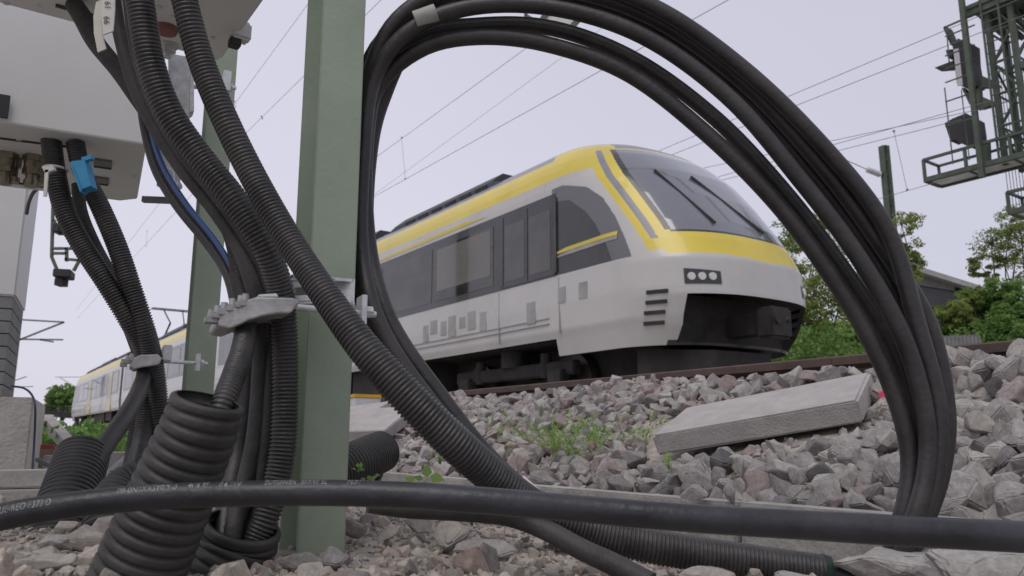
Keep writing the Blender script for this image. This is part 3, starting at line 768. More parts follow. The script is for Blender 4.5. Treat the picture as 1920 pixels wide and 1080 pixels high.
# outer pole and the cage in front of the heads
cage = MB()
pp = S(1838, 200, -.35); cage.bar([pp[0], pp[1], 6.35], [pp[0], pp[1], 12.5], .062, .06, up=DV)
for v, vl in ((60, 83), (97, 118), (122, 140), (148, 163), (185, 190), (232, 236)):
    a = S(1840, v - 6, -.35); q = S(1783, vl, -.35); cage.bar(a, [*(a + DV * np.linalg.norm((q - a)[:2]))[:2], a[2]], .015)
a = S(1783, 165, -.35); cage.bar([a[0], a[1], 6.9], [a[0], a[1], 9.0], .012)
for u in (1812,): a = S(u, 150, -.35); cage.bar([a[0], a[1], 6.9], [a[0], a[1], 8.8], .010)
cage.build('railing_cage', M['mast'], mast)
mesh_ = MB()
for k in range(9):
    p = S(1850 + 6 * k, 150, .45); mesh_.bar([p[0], p[1], 5.6], [p[0], p[1], 9.4], .006)
mesh_.build('guard_grille', M['mast'], mast)
def platform(u, v, s_left, s_right, width, hrail, name='platform'):
    """u, v: lower front corner seen at the left end"""
    pl = MB(); p = S(u, v); a, b = p, p - DV * (s_left + s_right)
    for bk in (0, width): pl.bar(a + NV * bk, b + NV * bk, .05, .065)
    pl.bar(a, a + NV * width, .05); pl.bar(a + UP * hrail - DV * -.0, b + UP * hrail, .035)
    pl.bar(a + UP * hrail, a + UP * hrail + NV * width, .03); pl.bar(a + UP * hrail + NV * width, b + UP * hrail + NV * width, .03)
    L_ = s_left + s_right
    for s_ in np.arange(0, L_ + .01, L_ / max(1, round(L_ / 1.0))):
        pl.bar(a - DV * s_, a - DV * s_ + UP * hrail, .035); pl.bar(a - DV * s_, a - DV * s_ + NV * width, .03)
    pl.bar(a + NV * width, a + NV * width + UP * hrail, .03)
    o = pl.build(name, M['mast'], mast)
    gt = MB()
    for k in np.arange(.07, width - .05, .05): gt.bar(a + NV * k, b + NV * k, .011, .012)
    gt.build('grating', M['grate'], o)
platform(1735, 338, 2.0, 2.2, .8, .56)
platform(1893, 398, .4, 2.0, .8, .50)
tp = MB()
a = S(1815, 36, -.1)
for bk in (-.2, .95): tp.bar(a + NV * bk, a + NV * bk - DV * 2.6, .06, .11)
tp.box(a - DV * 1.4 + NV * .4 + UP * .12, DV * 1.25, NV * .7, UP * .05)
tp.bar(S(1778, 52, -.1), a, .02); tp.bar(S(1778, 52, -.1), S(1783, 118, -.1), .012)
for u in (1840, 1870, 1900): tp.bar(S(u, 30), S(u + 30, 60, .6), .05)
tp.build('upper_platform', M['mast'], mast)
def head(pts, depth, name, back=0.0):
    poly = [S(u, v, back) for u, v in pts]; s = MB(); s.prism(poly, NV * depth); return s.build(name, M['dark'], mast, fixn=True)
h1 = head([(1786, 86), (1796, 72), (1822, 82), (1824, 118), (1832, 160), (1816, 168), (1806, 162), (1794, 157)], .45, 'signal_head')
s = MB(); s.prism([S(1788, 93, -.02), S(1798, 91, -.02), (S(1806, 160, -.02)), S(1796, 162, -.02)], NV * .015); s.build('side_plate', M['grate'], h1, fixn=True)
s = MB(); s.prism([S(1752, 127), S(1788, 113), S(1787, 124)], NV * .4); s.prism([S(1768, 52), S(1772, 48), S(1786, 82), S(1782, 84)], NV * .4)
s.prism([S(1773, 94), (S(1785, 92)), S(1786, 106), S(1777, 108)], NV * .35); s.build('signal_hood', M['dark'], h1, fixn=True)
h2 = head([(1786, 222), (1811, 212), (1829, 222), (1833, 250), (1832, 276), (1822, 277), (1800, 268), (1790, 262)], .5, 'signal_head')
s = MB(); s.prism([S(1771, 231), S(1788, 221), S(1796, 258), S(1782, 265)], NV * .45); s.build('signal_hood', M['dark'], h2, fixn=True)
brk = MB()
for q in ([(1799, 163), (1805, 163), (1818, 190), (1826, 189), (1824, 195), (1814, 194)], [(1826, 160), (1832, 160), (1836, 200), (1828, 203)], [(1838, 140), (1860, 150), (1872, 160), (1836, 162)], [(1840, 180), (1868, 192), (1835, 202)], [(1833, 262), (1848, 262), (1850, 302), (1838, 306)]):
    brk = MB(); brk.prism([S(u, v, .1) for u, v in q], NV * .18); brk.build('bracket', M['mast'], mast, fixn=True)

# ------------------------------------------------------------------ hanging signals seen at the left, carried by a cantilever
def bars_px(mb, segs, Y, r):
    for (u0, v0), (u1, v1) in segs: mb.bar(P(u0, v0, Y), P(u1, v1, Y), r)
YH = 11.0
hs = thing('hanging_signal', P(122, 500, YH), 'slim green frame hanging down with a dark signal box at its lower end', 'signal')
f = MB(); bars_px(f, [((103, 250), (97, 482)), ((142, 250), (150, 486)), ((97, 482), (108, 508)), ((150, 486), (138, 508)), ((99, 466), (142, 466)), ((99, 475), (126, 475)), ((125, 465), (125, 490)), ((122, 486), (150, 488)), ((104, 420), (140, 460)), ((101, 412), (112, 440))], YH, .018)
f.build('hanger_frame', M['mast'], hs)
f = MB(); f.box(P(120, 515, YH), np.array([.11, .03, 0]), np.array([-.05, .15, 0]), UP * .055, 0, .01); f.box(P(115, 530, YH), np.array([.055, 0, 0]), np.array([0, .08, 0]), UP * .05); f.build('signal_box', M['dark'], hs)
f = MB(); f.box(P(112, 430, YH) , np.array([.06, 0, 0]), np.array([0, .1, 0]), UP * .07, 0, .02); f.build('signal_head', M['dark'], hs)
ar = MB(); a = P(122, 250, YH); ar.bar(a + np.array([.6, 0, 0]), a - np.array([3.2, 0, 0]), .10, .14); b = a - np.array([3.1, 0, 0]); ar.bar([b[0], b[1], -.2], [b[0], b[1], a[2] + .4], .14, .14, up=DV); ar.build('cantilever_arm', M['mast'], hs)
h2_ = thing('hanging_signal', P(410, 400, 12), 'thin grey hanging frame half hidden behind the rear green post', 'signal')
f = MB(); bars_px(f, [((414, 318), (427, 316)), ((427, 316), (426, 372)), ((414, 345), (427, 318)), ((395, 365), (426, 372)), ((398, 380), (390, 462)), ((392, 395), (386, 462)), ((390, 462), (384, 515)), ((384, 515), (378, 515)), ((414, 318), (398, 380)), ((386, 500), (380, 380))], 12, .016)
a = P(405, 318, 12); qm = P(612, 300, 13.5); f.bar(P(414, 318, 12), a + UP * 6.2, .02); tq = np.array([qm[0], qm[1], a[2] + 6.2]); f.bar(a + UP * 6.2, tq, .08, .1)
f.bar([qm[0], qm[1], 0], tq + UP * .2, .09, .09, up=DV); f.build('hanger_frame', M['mast'], h2_)
# overhead platform glimpsed through the top of the coil
op = thing('signal_platform', P(1040, 35, 9), 'green overhead signal platform glimpsed between the top strands of the coil', 'signal platform')
f = MB(); a, b, c, d = P(1012, 45, 9), P(1062, 62, 9), P(1098, 22, 9), P(1030, 20, 9)
for x, y in ((a, b), (b, c), (c, d), (d, a)): f.bar(x, y, .03)
e = P(986, 30, 9); f.bar(e, P(980, -30, 9), .02); f.bar(e, a, .02); f.bar(a, d, .035)
for x in (c, d): f.bar(x, x + UP * 6, .03)
top = d + UP * 6; q = P(2080, 500, 15); q = np.array([q[0], q[1], top[2]]); f.bar(top, q, .09, .12); f.bar([q[0], q[1], 0], q + UP * .3, .12, .12, up=DV)
o = f.build('platform_frame', M['mast'], op)
f = MB(); n = np.cross(b - a, d - a); n /= np.linalg.norm(n); f.prism([a + .02 * (c - a), b, c, d], n * .02); f.build('grating', M['grate'], o, fixn=True)

# ------------------------------------------------------------------ catenary
def wire(mb, p, q, r=.009): mb.cyl(p, q, r, seg=6)
def ext(p, q, a, b): d = q - p; return p - d * a, q + d * b
def line_thing(label, pairs, droppers=(), D=8.0, r=.007, ea=2.5, eb=1.2):
    p0 = PD(*pairs[0][0], D); o = thing('overhead_line', p0, label, 'overhead wire', 'overhead line wires above the tracks')
    for k, (a, b) in enumerate(pairs):
        s = MB(); p, q = PD(*a, D), PD(*b, D); pe, qe = ext(p, q, ea, eb); wire(s, pe, qe, r); s.build('contact_wire' if k == 0 else 'messenger_wire', M['wire'], o)
    for a, b in droppers:
        s = MB(); wire(s, PD(*a, D), PD(*b, D), r * .8)
        for q in (a, b): s.box(PD(*q, D), DV * r * 3, NV * r * 2.5, UP * r * 3)
        s.build('dropper', M['wire'], o)
    return o
line_thing('thin overhead wires with a dropper crossing the sky inside the coil', [((690, 375), (1365, 0)), ((680, 313), (987, 90))], [((753, 258), (760, 335))], 7.963, .005, .55, .6)
line_thing('single thin overhead wire between the two wires inside the coil', [((708, 360), (1060, 103))], (), 11.9, .0045, .1, 1)
line_thing('pair of thin overhead wires with clips between the rear and front green posts', [((405, 305), (562, 150)), ((440, 195), (572, 15))], [((440, 190), (441, 200)), ((490, 218), (492, 222))], 3.8, .0035, .2, 1)
line_thing('two faint overhead wires rising between the hoses and the rear green post', [((253, 480), (327, 400)), ((240, 457), (300, 380))], [((276, 433), (274, 462))], 3.8, .0035, 2.6, .7)
line_thing('upper pair of wires running to the signal mast from behind the coil', [((1480, 180), (1765, 60)), ((1500, 195), (1765, 90))], (), 12.5, .0055, 3.2, .5)
line_thing('middle group of wires meeting the cage of the signal mast', [((1560, 272), (1800, 205)), ((1555, 265), (1790, 215)), ((1570, 283), (1760, 235))], [((1676, 246), (1701, 356))], 15.9, .0065, 4, .2)
line_thing('faint low wire passing behind the square concrete mast', [((1640, 375), (1745, 345)), ((1430, 430), (1500, 408))], (), 16.5, .006, 2, .3)
# concrete mast at the right
cm = thing('catenary_mast', P(1662, 800, 27) * np.array([1, 1, 0]), 'grey green steel catenary mast with a white insulator arm standing beyond the coil', 'mast')
b = P(1657, 274, 27); t = P(1657, 274, 27); zt = t[2]
s = MB()
for k in (-1, 1): s.bar([b[0] + k * .09, b[1], 0], [b[0] + k * .09 - .0, b[1], zt], .035, .1, up=DV)
for z in np.arange(.5, zt, .55): s.bar([b[0] - .09, b[1], z], [b[0] + .09, b[1], z + .02], .05, .02)
s.box([b[0], b[1] + .06, zt / 2], (.12, 0, 0), (0, .02, 0), (0, 0, zt / 2)); s.build('mast_post', M['mast'], cm)
s = MB(); a = P(1652, 328, 27); q = P(1624, 317, 27); s.cyl(a, q, .05); 
for k in np.linspace(.1, .9, 7): c_ = a + (q - a) * k; dd = (q - a) / np.linalg.norm(q - a); s.cyl(c_ - dd * .02, c_ + dd * .02, .11, seg=12)
s.build('insulator', M['galv'], cm)
s = MB(); wire(s, q, P(1500, 262, 25), .014); s.build('tension_wire', M['wire'], cm)
# distant masts at the left
def far_mast(u, v0, v1, Y, arms, label):
    b = P(u, v1, Y); o = thing('catenary_mast', [b[0], b[1], 0], label, 'mast', None)
    s = MB(); t_ = P(u, v0, Y); s.bar([b[0], b[1], 0], [b[0], b[1], t_[2]], .10, .10, up=DV); s.build('mast_post', M['mast'], o)
    s = MB()
    for (a, c) in arms: s.bar(P(*a, Y), P(*c, Y), .03)
    s.build('cantilever', M['wire'], o)
far_mast(12, 560, 800, 30, [((14, 598), (120, 604)), ((14, 646), (120, 604)), ((30, 636), (118, 637)), ((75, 637), (100, 641))], 'catenary mast hidden by the white cabinet with its cantilever reaching out above the pedestal')
far_mast(147, 705, 790, 95, [((103, 707), (160, 707)), ((112, 708), (128, 717))], 'tiny distant catenary mast beside the last train coach')
far_mast(10, 690, 800, 60, [((14, 718), (50, 706)), ((40, 725), (62, 725))], 'distant catenary mast with its cantilever showing above the concrete pedestal')

# ------------------------------------------------------------------ vegetation
def leaf_quads(mb, c, rad, n, size, tn, r, flat=.8):
    for _ in range(n):
        d = r.normal(size=3); d /= np.linalg.norm(d); p = c + d * np.array([1, 1, flat]) * rad * r.random() ** .45
        a = r.normal(size=3); a /= np.linalg.norm(a); b = np.cross(a, r.normal(size=3)); b /= np.linalg.norm(b)
        l = size * r.uniform(.6, 1.4); wv = l * .42
        mb.add([p - a * l, p + b * wv, p + a * l, p - b * wv], [(0, 1, 2, 3)], 0, False, float(np.clip(tn + r.normal() * .2, 0, 1)))
def limb(mb, a, b, r0, r1, r, bend=.12):
    a = np.asarray(a, float); b = np.asarray(b, float); L_ = np.linalg.norm(b - a)
    pts = [list(a + (b - a) * k + (r.normal(size=3) * bend * L_ * (0 if k in (0, 1) else .5))) + [r0 + (r1 - r0) * k] for k in (0, .35, .7, 1)]
    tube(mb, pts, seg=7, step=max(.08, L_ / 8))
def tree(name, label, cat, base, blobs, trunk_r, nleaf, lsize, seed, m=None, group=None):
    """blobs: (x, y, z, radius) clumps; trunk with one limb to each clump, leaves in sprays round the clump's twigs"""
    r = np.random.default_rng(seed); base = np.asarray(base, float)
    o = thing(name, base, label, cat, group)
    tk = MB(); blobs = np.array(blobs, float); top = blobs[:, :3].mean(0); fork = base + (top - base) * .45
    limb(tk, base - UP * .2, fork, trunk_r, trunk_r * .7, r, .05)
    lv = MB()
    for bx, by, bz, br in blobs:
        c = np.array([bx, by, bz]); limb(tk, fork + r.normal(size=3) * .05, c, trunk_r * .5, trunk_r * .12, r)
        k = max(10, int(24 * (br / blobs[:, 3].mean()) ** 2))
        for _ in range(k):
            d = r.normal(size=3); d /= np.linalg.norm(d); q = c + d * br * 1.3 * r.random() ** .45 * np.array([1, 1, .85])
            limb(tk, c, q, trunk_r * .12, trunk_r * .04, r)
            leaf_quads(lv, q, br * r.uniform(.25, .55), int(nleaf * 1.5 / k), lsize * .8, r.uniform(.25, .85), r, .6)
    tk.build('trunk', M['bark'], o); lv.build('crown', m or LEAF, o, attr=True)
    return o
def pb(u, v, Y, rp): p = P(u, v, Y); return (*p, rp * Y / F)
def base_of(u, Y): p = P(u, 800, Y); return [p[0], p[1], float(zg(p @ NV, p @ DV))]
tree('small_tree', 'airy young tree with sky showing through its leaves just ahead of the train nose', 'tree', base_of(1512, 20), [pb(1490, 432, 20, 30), pb(1525, 452, 20, 34), pb(1560, 470, 20.5, 36), pb(1460, 468, 20, 28), pb(1500, 505, 20, 40), pb(1440, 500, 20, 26), pb(1545, 420, 20.4, 24)], .07, 700, .055, 1, LEAF2)
tree('small_tree', 'bushy tree with its lower leaves hanging behind the coil beside the train nose', 'tree', base_of(1580, 18.5), [pb(1520, 560, 18.5, 48), pb(1580, 540, 18.5, 52), pb(1635, 550, 19, 52), pb(1545, 620, 18.5, 48), pb(1610, 615, 18.5, 52), pb(1660, 610, 19, 45), pb(1500, 625, 18.5, 36), pb(1480, 590, 18.7, 30)], .08, 1700, .06, 2, LEAF2)
tree('small_tree', 'tall narrow tree in front of the catenary mast behind the coil', 'tree', base_of(1690, 23), [pb(1690, 420, 23, 26), pb(1700, 465, 23, 28), pb(1668, 470, 23, 30), pb(1690, 510, 23, 34), pb(1640, 500, 23, 36), pb(1715, 500, 23.3, 22), pb(1660, 555, 23, 40)], .09, 800, .055, 3, LEAF2)
tree('small_tree', 'light green tree with thin trunk and gaps of sky below the hanging platform', 'tree', base_of(1908, 21), [pb(1895, 435, 21, 34), pb(1858, 455, 21, 30), pb(1930, 450, 21, 40), pb(1880, 485, 21, 28), pb(1835, 495, 21, 20), pb(1930, 500, 21, 32), pb(1905, 410, 21.5, 24), pb(1855, 515, 21, 17)], .07, 620, .05, 4, LEAF2)
for k, (u, v, Y, rp, sd, lb, mm) in enumerate([(1800, 590, 17, 44, 5, 'olive green shrub with reddish twigs right behind the coil', LEAF2), (1868, 580, 17.5, 52, 6, 'dense bright green shrub below the light green tree', LEAF), (1925, 600, 16.5, 48, 7, 'bright green shrub at the edge beside the dense shrub', LEAF)]):
    rr = np.random.default_rng(sd); bl = [pb(u + rr.uniform(-.8, .8) * rp, v + rr.uniform(-.7, .9) * rp, Y + rr.uniform(-.4, .4), rp * rr.uniform(.45, .65)) for _ in range(9)]
    tree('shrub', lb, 'shrub', base_of(u, Y), bl, .05, 1500, .05, 20 + sd, mm)
# bank of ground-hugging growth below the shrubs
rr = np.random.default_rng(50); ug = MB()
for u in np.arange(1220, 1990, 9):
    for _ in range(3):
        Y = rr.uniform(16, 20); p = P(u + rr.uniform(-8, 8), (678 if u > 1400 else 690) - rr.uniform(0, 50), Y); leaf_quads(ug, p, .42, 110, .055, rr.uniform(.1, .8), rr)
        ug.n
tag(ug.build('undergrowth', LEAF, attr=True), 'low tangled green undergrowth along the far side of the tracks', 'undergrowth', kind='stuff')
tree('distant_tree', 'round distant green tree beside the last train coach', 'tree', base_of(118, 118), [pb(118, 740, 118, 18), pb(104, 752, 118, 15), pb(134, 750, 118, 15), pb(122, 762, 118, 17), pb(98, 766, 118, 11), pb(140, 764, 119, 12)], .2, 900, .36, 8)
tree('distant_tree', 'paler distant tree at the outer side of the round distant tree', 'tree', base_of(92, 135), [pb(92, 768, 135, 10), pb(84, 774, 135, 9), pb(100, 772, 135, 9)], .2, 500, .36, 9, LEAF2)

# shed roof and low wall at the right
YS = 31
sh = thing('shed', base_of(1790, YS), 'long dark shed with a shallow sloping roof seen above the shrubs', 'shed')
s = MB(); a = P(1700, 492, YS); b = P(1905, 556, YS); n_ = np.array([.35, 1, 0]) * 6; s.prism([a, b, b - UP * .22, a - UP * .22], n_); s.build('roof', M['panel'], sh, fixn=True)
s = MB(); a2 = P(1700, 520, YS + .6); b2 = P(1880, 566, YS + .6); s.prism([a2, b2, [b2[0], b2[1], 0], [a2[0], a2[1], 0]], n_ * .8); s.build('wall', M['tband'], sh, fixn=True)
s = MB(); s.prism([P(1715, 512, YS + .5), P(1790, 533, YS + .5), P(1790, 545, YS + .5), P(1715, 533, YS + .5)], n_ * .05); s.build('fascia', M['plinth'], sh, fixn=True)
lw_ = MB(); a = P(1735, 644, 15.6); b = P(1818, 641, 15.6)
for k in range(24):
    q = a + (b - a) * (k + .5) / 24; lw_.box([q[0], q[1], q[2] * .5 + .04 + (.0 if k % 2 else .02)], (b - a) / 48, np.array([.2, .7, 0]) * (1 + .02 * (k % 2)), UP * q[2] * .5)
tag(lw_.build('low_wall', M['plinth'], loc=base_of(1790, 15.6)), 'low grey ribbed wall showing behind the coil under the olive shrub', 'wall')
# dark footbridge far left
fb = MB(); a = P(40, 772, 60); b = P(150, 780, 60); fb.bar(a, b, .25, .22); fb.bar(a + UP * .6, b + UP * .55, .06, .06)
for k in (.1, .4, .7, .95): q = a + (b - a) * k; fb.bar([q[0], q[1], -.3], [q[0], q[1], q[2] + .6], .12, .12, up=DV)
tag(fb.build('platform_edge', M['tunder'], loc=[a[0], a[1], 0]), 'dark distant railing and platform edge below the distant trees', 'platform')

# ------------------------------------------------------------------ left side: cabinet, pedestal, beams
AE1 = np.array([math.sin(R(62.4)), math.cos(R(62.4)), 0]); AE2 = np.array([-math.cos(R(62.4)), math.sin(R(62.4)), 0])
YP = 3.3
cb = thing('relay_cabinet', P(0, 745, YP), 'tall white relay cabinet on a grey slatted plinth standing on a concrete pedestal', 'cabinet')
cr = P(53, 360, YP); zt0 = P(30, 556, YP)[2]; zped = P(30, 745, YP)[2]; zc0 = cr[2] + .35
s = MB(); s.box(np.array([cr[0], cr[1], (zt0 + zc0) / 2]) - AE1 * .45 + AE2 * .25, AE1 * .45, AE2 * .25, UP * (zc0 - zt0) / 2, 0, .008); s.build('cabinet_body', M['box'], cb)
s = MB(); s.box(np.array([cr[0], cr[1], zc0 + .012]) - AE1 * .45 + AE2 * .25, AE1 * .48, AE2 * .28, UP * .012, 0, .004); s.build('cabinet_lid', M['box'], cb)
s = MB(); nsl = 8; hh = (zt0 - zped) / nsl
for k in range(nsl): s.box(np.array([cr[0], cr[1], zped + hh * (k + .5)]) - AE1 * .452 + AE2 * .25, AE1 * .444, AE2 * .243, UP * (hh / 2 - .0022), 0, .0008)
s.box(np.array([cr[0], cr[1], (zped + zt0) / 2]) - AE1 * .452 + AE2 * .25, AE1 * .43, AE2 * .23, UP * ((zt0 - zped) / 2 - .002), 1)
s.box(np.array([cr[0], cr[1], (zped + zt0) / 2]) - AE1 * .135 - AE2 * .0, AE1 * .004, AE2 * .012, UP * ((zt0 - zped) / 2 - .003), 1)
s.build('plinth', [M['plinth'], M['boxdark']], cb)
pr = P(65, 745, 3.15); s = MB()
s.box(np.array([pr[0], pr[1], (pr[2] - .35) / 2]) - AE1 * .062 + AE2 * .42, AE1 * .060, AE2 * .42, UP * (pr[2] + .35) / 2, 0, .006)
s.box(np.array([pr[0], pr[1], (pr[2] - .35) / 2 - .001]) - AE1 * .365 + AE2 * .42, AE1 * .238, AE2 * .418, UP * (pr[2] + .35) / 2, 0, .006)
tag(s.build('concrete_pedestal', M['concl'], loc=[pr[0], pr[1], -.2]), 'pale concrete pedestal carrying the tall white relay cabinet', 'pedestal')
s = MB(); tube(s, px([(22, 724, 3.2, 4), (45, 728, 3.12, 4), (60, 741, 3.05, 4), (66, 765, 3.0, 4), (64, 830, 3.0, 4), (60, 885, 2.95, 4)]), 8); 
tag(s.build('thin_cable', M['navy'], loc=P(60, 760, 3.1)), 'thin dark cable bending down the side of the concrete pedestal', 'cable')
s = MB(); tube(s, px([(75, 350, 3.0, 7), (62, 362, 3.05, 7), (54, 380, 3.15, 7), (50, 400, 3.25, 7)]), 8)
tag(s.build('thin_cable', M['cable'], loc=P(60, 370, 3.1)), 'short black cable curving from the white box to the relay cabinet', 'cable')
for k, (v0, v1, Y, lb) in enumerate([(882, 914, 2.42, 'upper of two concrete edging beams in front of the concrete pedestal'), (918, 946, 2.36, 'lower of two concrete edging beams in front of the concrete pedestal')]):
    a, b = P(104, v0, Y), P(104, v1, Y); h = a[2] - b[2]
    s = MB(); s.box((a + b) / 2 - AE1 * .5 + AE2 * .08, AE1 * .5, AE2 * .08, UP * h / 2, 0, .005)
    tag(s.build('edging_beam', M['concl'], loc=(a + b) / 2), lb, 'concrete beam', 'concrete edging beams')
# leaning concrete posts, red block, pipes
for (p, q, lb) in [((68, 802, 4.4), (92, 787, 4.6), 'short concrete post leaning against the longer leaning post'), ((86, 786, 4.6), (142, 850, 4.0), 'longer concrete post leaning down into the weeds')]:
    s = MB(); s.bar(P(*p), P(*q), .028, .028); tag(s.build('leaning_post', M['conc'], loc=P(*q)), lb, 'concrete post', 'leaning concrete posts')
s = MB(); c = P(82, 858, 3.9); s.box(c, AE1 * .04, AE2 * .06, UP * .045, 0, .004); s.box(c + UP * .05, AE1 * .042, AE2 * .06, UP * .012, 1, .003)
tag(s.build('brick', [M['wood'], M['red']], loc=c), 'brown block with a red painted top lying by the pedestal', 'block')
s = MB(); c = P(115, 862, 3.6); s.box(c - UP * .02, AE1 * .07, AE2 * .05, UP * .04, 0, .005); tag(s.build('stone_slab', M['conc'], loc=c), 'pale concrete lump beside the red topped block', 'concrete lump')
s = MB(); s.cyl(P(190, 905, 2.3), P(262, 838, 3.1), .016); tag(s.build('grey_pipe', M['plinth'], loc=P(200, 895, 2.4)), 'straight grey pipe lying behind the ribbed ducts', 'pipe')
s = MB(); s.box(P(232, 868, 3.0), AE1 * .06, AE2 * .1, UP * .04, 0, .005); tag(s.build('concrete_piece', M['conc'], loc=P(232, 868, 3.0)), 'pale concrete piece lying behind the rear hoses', 'concrete piece')
s = MB(); tube(s, px([(70, 862, 2.7, 8), (100, 876, 2.6, 8), (140, 890, 2.5, 8), (220, 885, 2.4, 8), (290, 878, 2.4, 8)]), 8); tag(s.build('thin_cable', M['cable'], loc=P(100, 880, 2.6)), 'thin black cable lying on the ground behind the ribbed duct', 'cable')

# weeds: blades in tufts
def blades(mb, c, n, h, spread, r, wd=.004, lean=.6):
    for _ in range(n):
        b = c + np.array([r.normal() * spread, r.normal() * spread, 0]); d = np.array([r.normal() * lean, r.normal() * lean, 1]); d /= np.linalg.norm(d); l = h * r.uniform(.5, 1.1)
        s_ = np.cross(d, r.normal(size=3)); s_ /= np.linalg.norm(s_); s_ *= wd; m_ = b + d * l * .55; t_ = b + d * l + np.array([d[0], d[1], -.5]) * l * .25
        mb.add([b - s_ * .6, b + s_ * .6, m_ + s_, m_ - s_, t_], [(0, 1, 2, 3), (3, 2, 4)], 0, False, float(np.clip(r.uniform(.2, 1), 0, 1)))
rr = np.random.default_rng(77); wd = MB()
for _ in range(520):
    Y = rr.uniform(4.2, 13); q = P(rr.uniform(62, 235), 820, Y); D, t = q @ NV, q @ DV; p = T(D, t, float(zg(D, t)))
    hgt = rr.uniform(.05, .17) + .012 * (Y - 4)
    if rr.random() < .7: leaf_quads(wd, p + UP * hgt, .15, 30, .018 + .0015 * Y, rr.uniform(.1, .6), rr, .9)
    blades(wd, p, 9, .14 + .016 * Y, .09, rr, .006)
tag(wd.build('weeds', WEED, attr=True), 'patch of green weeds growing behind the leaning concrete posts', 'weeds', kind='stuff')
rr = np.random.default_rng(78); sb = MB()
for _ in range(120):
    t = rr.uniform(17, 40); D = rr.uniform(.2, 1.7) ; p = T(D, t, float(zg(D, t)) + rr.uniform(0, .5)); leaf_quads(sb, p, .4, 40, .05, rr.uniform(.1, .7), rr, .8)
tag(sb.build('lineside_growth', LEAF, attr=True), 'low green lineside growth running along the foot of the embankment', 'undergrowth', kind='stuff')
def weed(name, label, c, fn, seed):
    r = np.random.default_rng(seed); s = MB(); fn(s, r); return tag(s.build(name, WEED, loc=c, attr=True), label, 'weed')
c0 = PD(1075, 900, 1.98); c0[2] = float(zg(1.98, c0 @ DV)) + .05
def feathery(s, r):
    for k in range(50):
        b = c0 + np.array([r.normal() * .12, r.normal() * .08, r.uniform(-.03, .05)]); d = np.array([r.normal() * .8, r.normal() * .5, .9]); d /= np.linalg.norm(d); L_ = r.uniform(.10, .22)
        for q in np.linspace(.1, 1, 8):
            p = b + d * L_ * q + UP * (-.04 * q * q)
            for _ in range(2):
                e = r.normal(size=3) * .6 + d; e /= np.linalg.norm(e); sd = np.cross(e, r.normal(size=3)); sd /= np.linalg.norm(sd); l = r.uniform(.018, .04)
                s.add([p - sd * .003, p + sd * .003, p + e * l], [(0, 1, 2)], 0, False, float(r.uniform(.35, 1)))
        sd = np.cross(d, r.normal(size=3)); sd /= np.linalg.norm(sd); s.add([b - sd * .0018, b + sd * .0018, b + d * L_ - UP * .04], [(0, 1, 2)], 0, False, float(r.uniform(.3, .9)))
weed('feathery_weed', 'feathery bright green weed sprawling over the ballast below the slab', c0, feathery, 5)
def leafy(c, n, size, st):
    def fn(s, r):
        for _ in range(n):
            d = np.array([r.normal() * .5, r.normal() * .4, 1]); d /= np.linalg.norm(d); p = c + d * st * r.uniform(.5, 1.1)
            sd = np.cross(d, [.3, 1, .2]); sd /= np.linalg.norm(sd); s.add([c - sd * .0015, c + sd * .0015, p], [(0, 1, 2)], 0, False, .3)
            e = np.array([r.normal(), r.normal() * .5, r.normal() * .5]); e /= np.linalg.norm(e); f_ = np.cross(e, [0, -1, .4]); f_ /= np.linalg.norm(f_); l = size * r.uniform(.6, 1.2)
            s.add([p, p + e * l * .3 + f_ * l * .32, p + e * l * .62 + f_ * l * .22, p + e * l, p + e * l * .62 - f_ * l * .22, p + e * l * .3 - f_ * l * .32], [(0, 1, 2, 3, 4, 5)], 0, False, float(r.uniform(.45, .9)))
    return fn
c = P(790, 915, 1.75); weed('leafy_weed', 'broad leaved bright green weed behind the black cable near the duct mouth', c, leafy(c, 4, .036, .04), 6)
c = P(695, 912, 1.7); weed('leafy_weed', 'low pale green weed at the foot of the ribbed duct beside the green post', c, leafy(c, 9, .013, .022), 7)
c = P(672, 885, 1.66); weed('leafy_weed', 'tiny green sprig in front of the ribbed duct mouth', c, leafy(c, 5, .013, .015), 8)
c = P(1255, 880, 2.25); weed('leafy_weed', 'small upright green sprig at the left corner of the tilted slab', c, leafy(c, 8, .014, .05), 9)
c = P(885, 985, 1.5); weed('leafy_weed', 'thin dry sprig growing through the gravel below the black cable', c, leafy(c, 8, .012, .05), 10)
c = P(825, 870, 2.0); weed('leafy_weed', 'sparse pale sprig beside the big corrugated hose on the stones', c, leafy(c, 10, .016, .06), 12)
c = P(772, 965, 1.5); weed('leafy_weed', 'single round green leaf under the black cable', c, leafy(c, 2, .03, .01), 13)
c = P(690, 905, 1.62); s = MB(); rr = np.random.default_rng(3)
for _ in range(7): leaf_quads(s, c + rr.normal(size=3) * .006, .006, 3, .006, .5, rr)
tag(s.build('flower', mat('pink_petal', (.45, .12, .38), .6), loc=c), 'tiny pink flower beside the foot of the green post', 'flower')

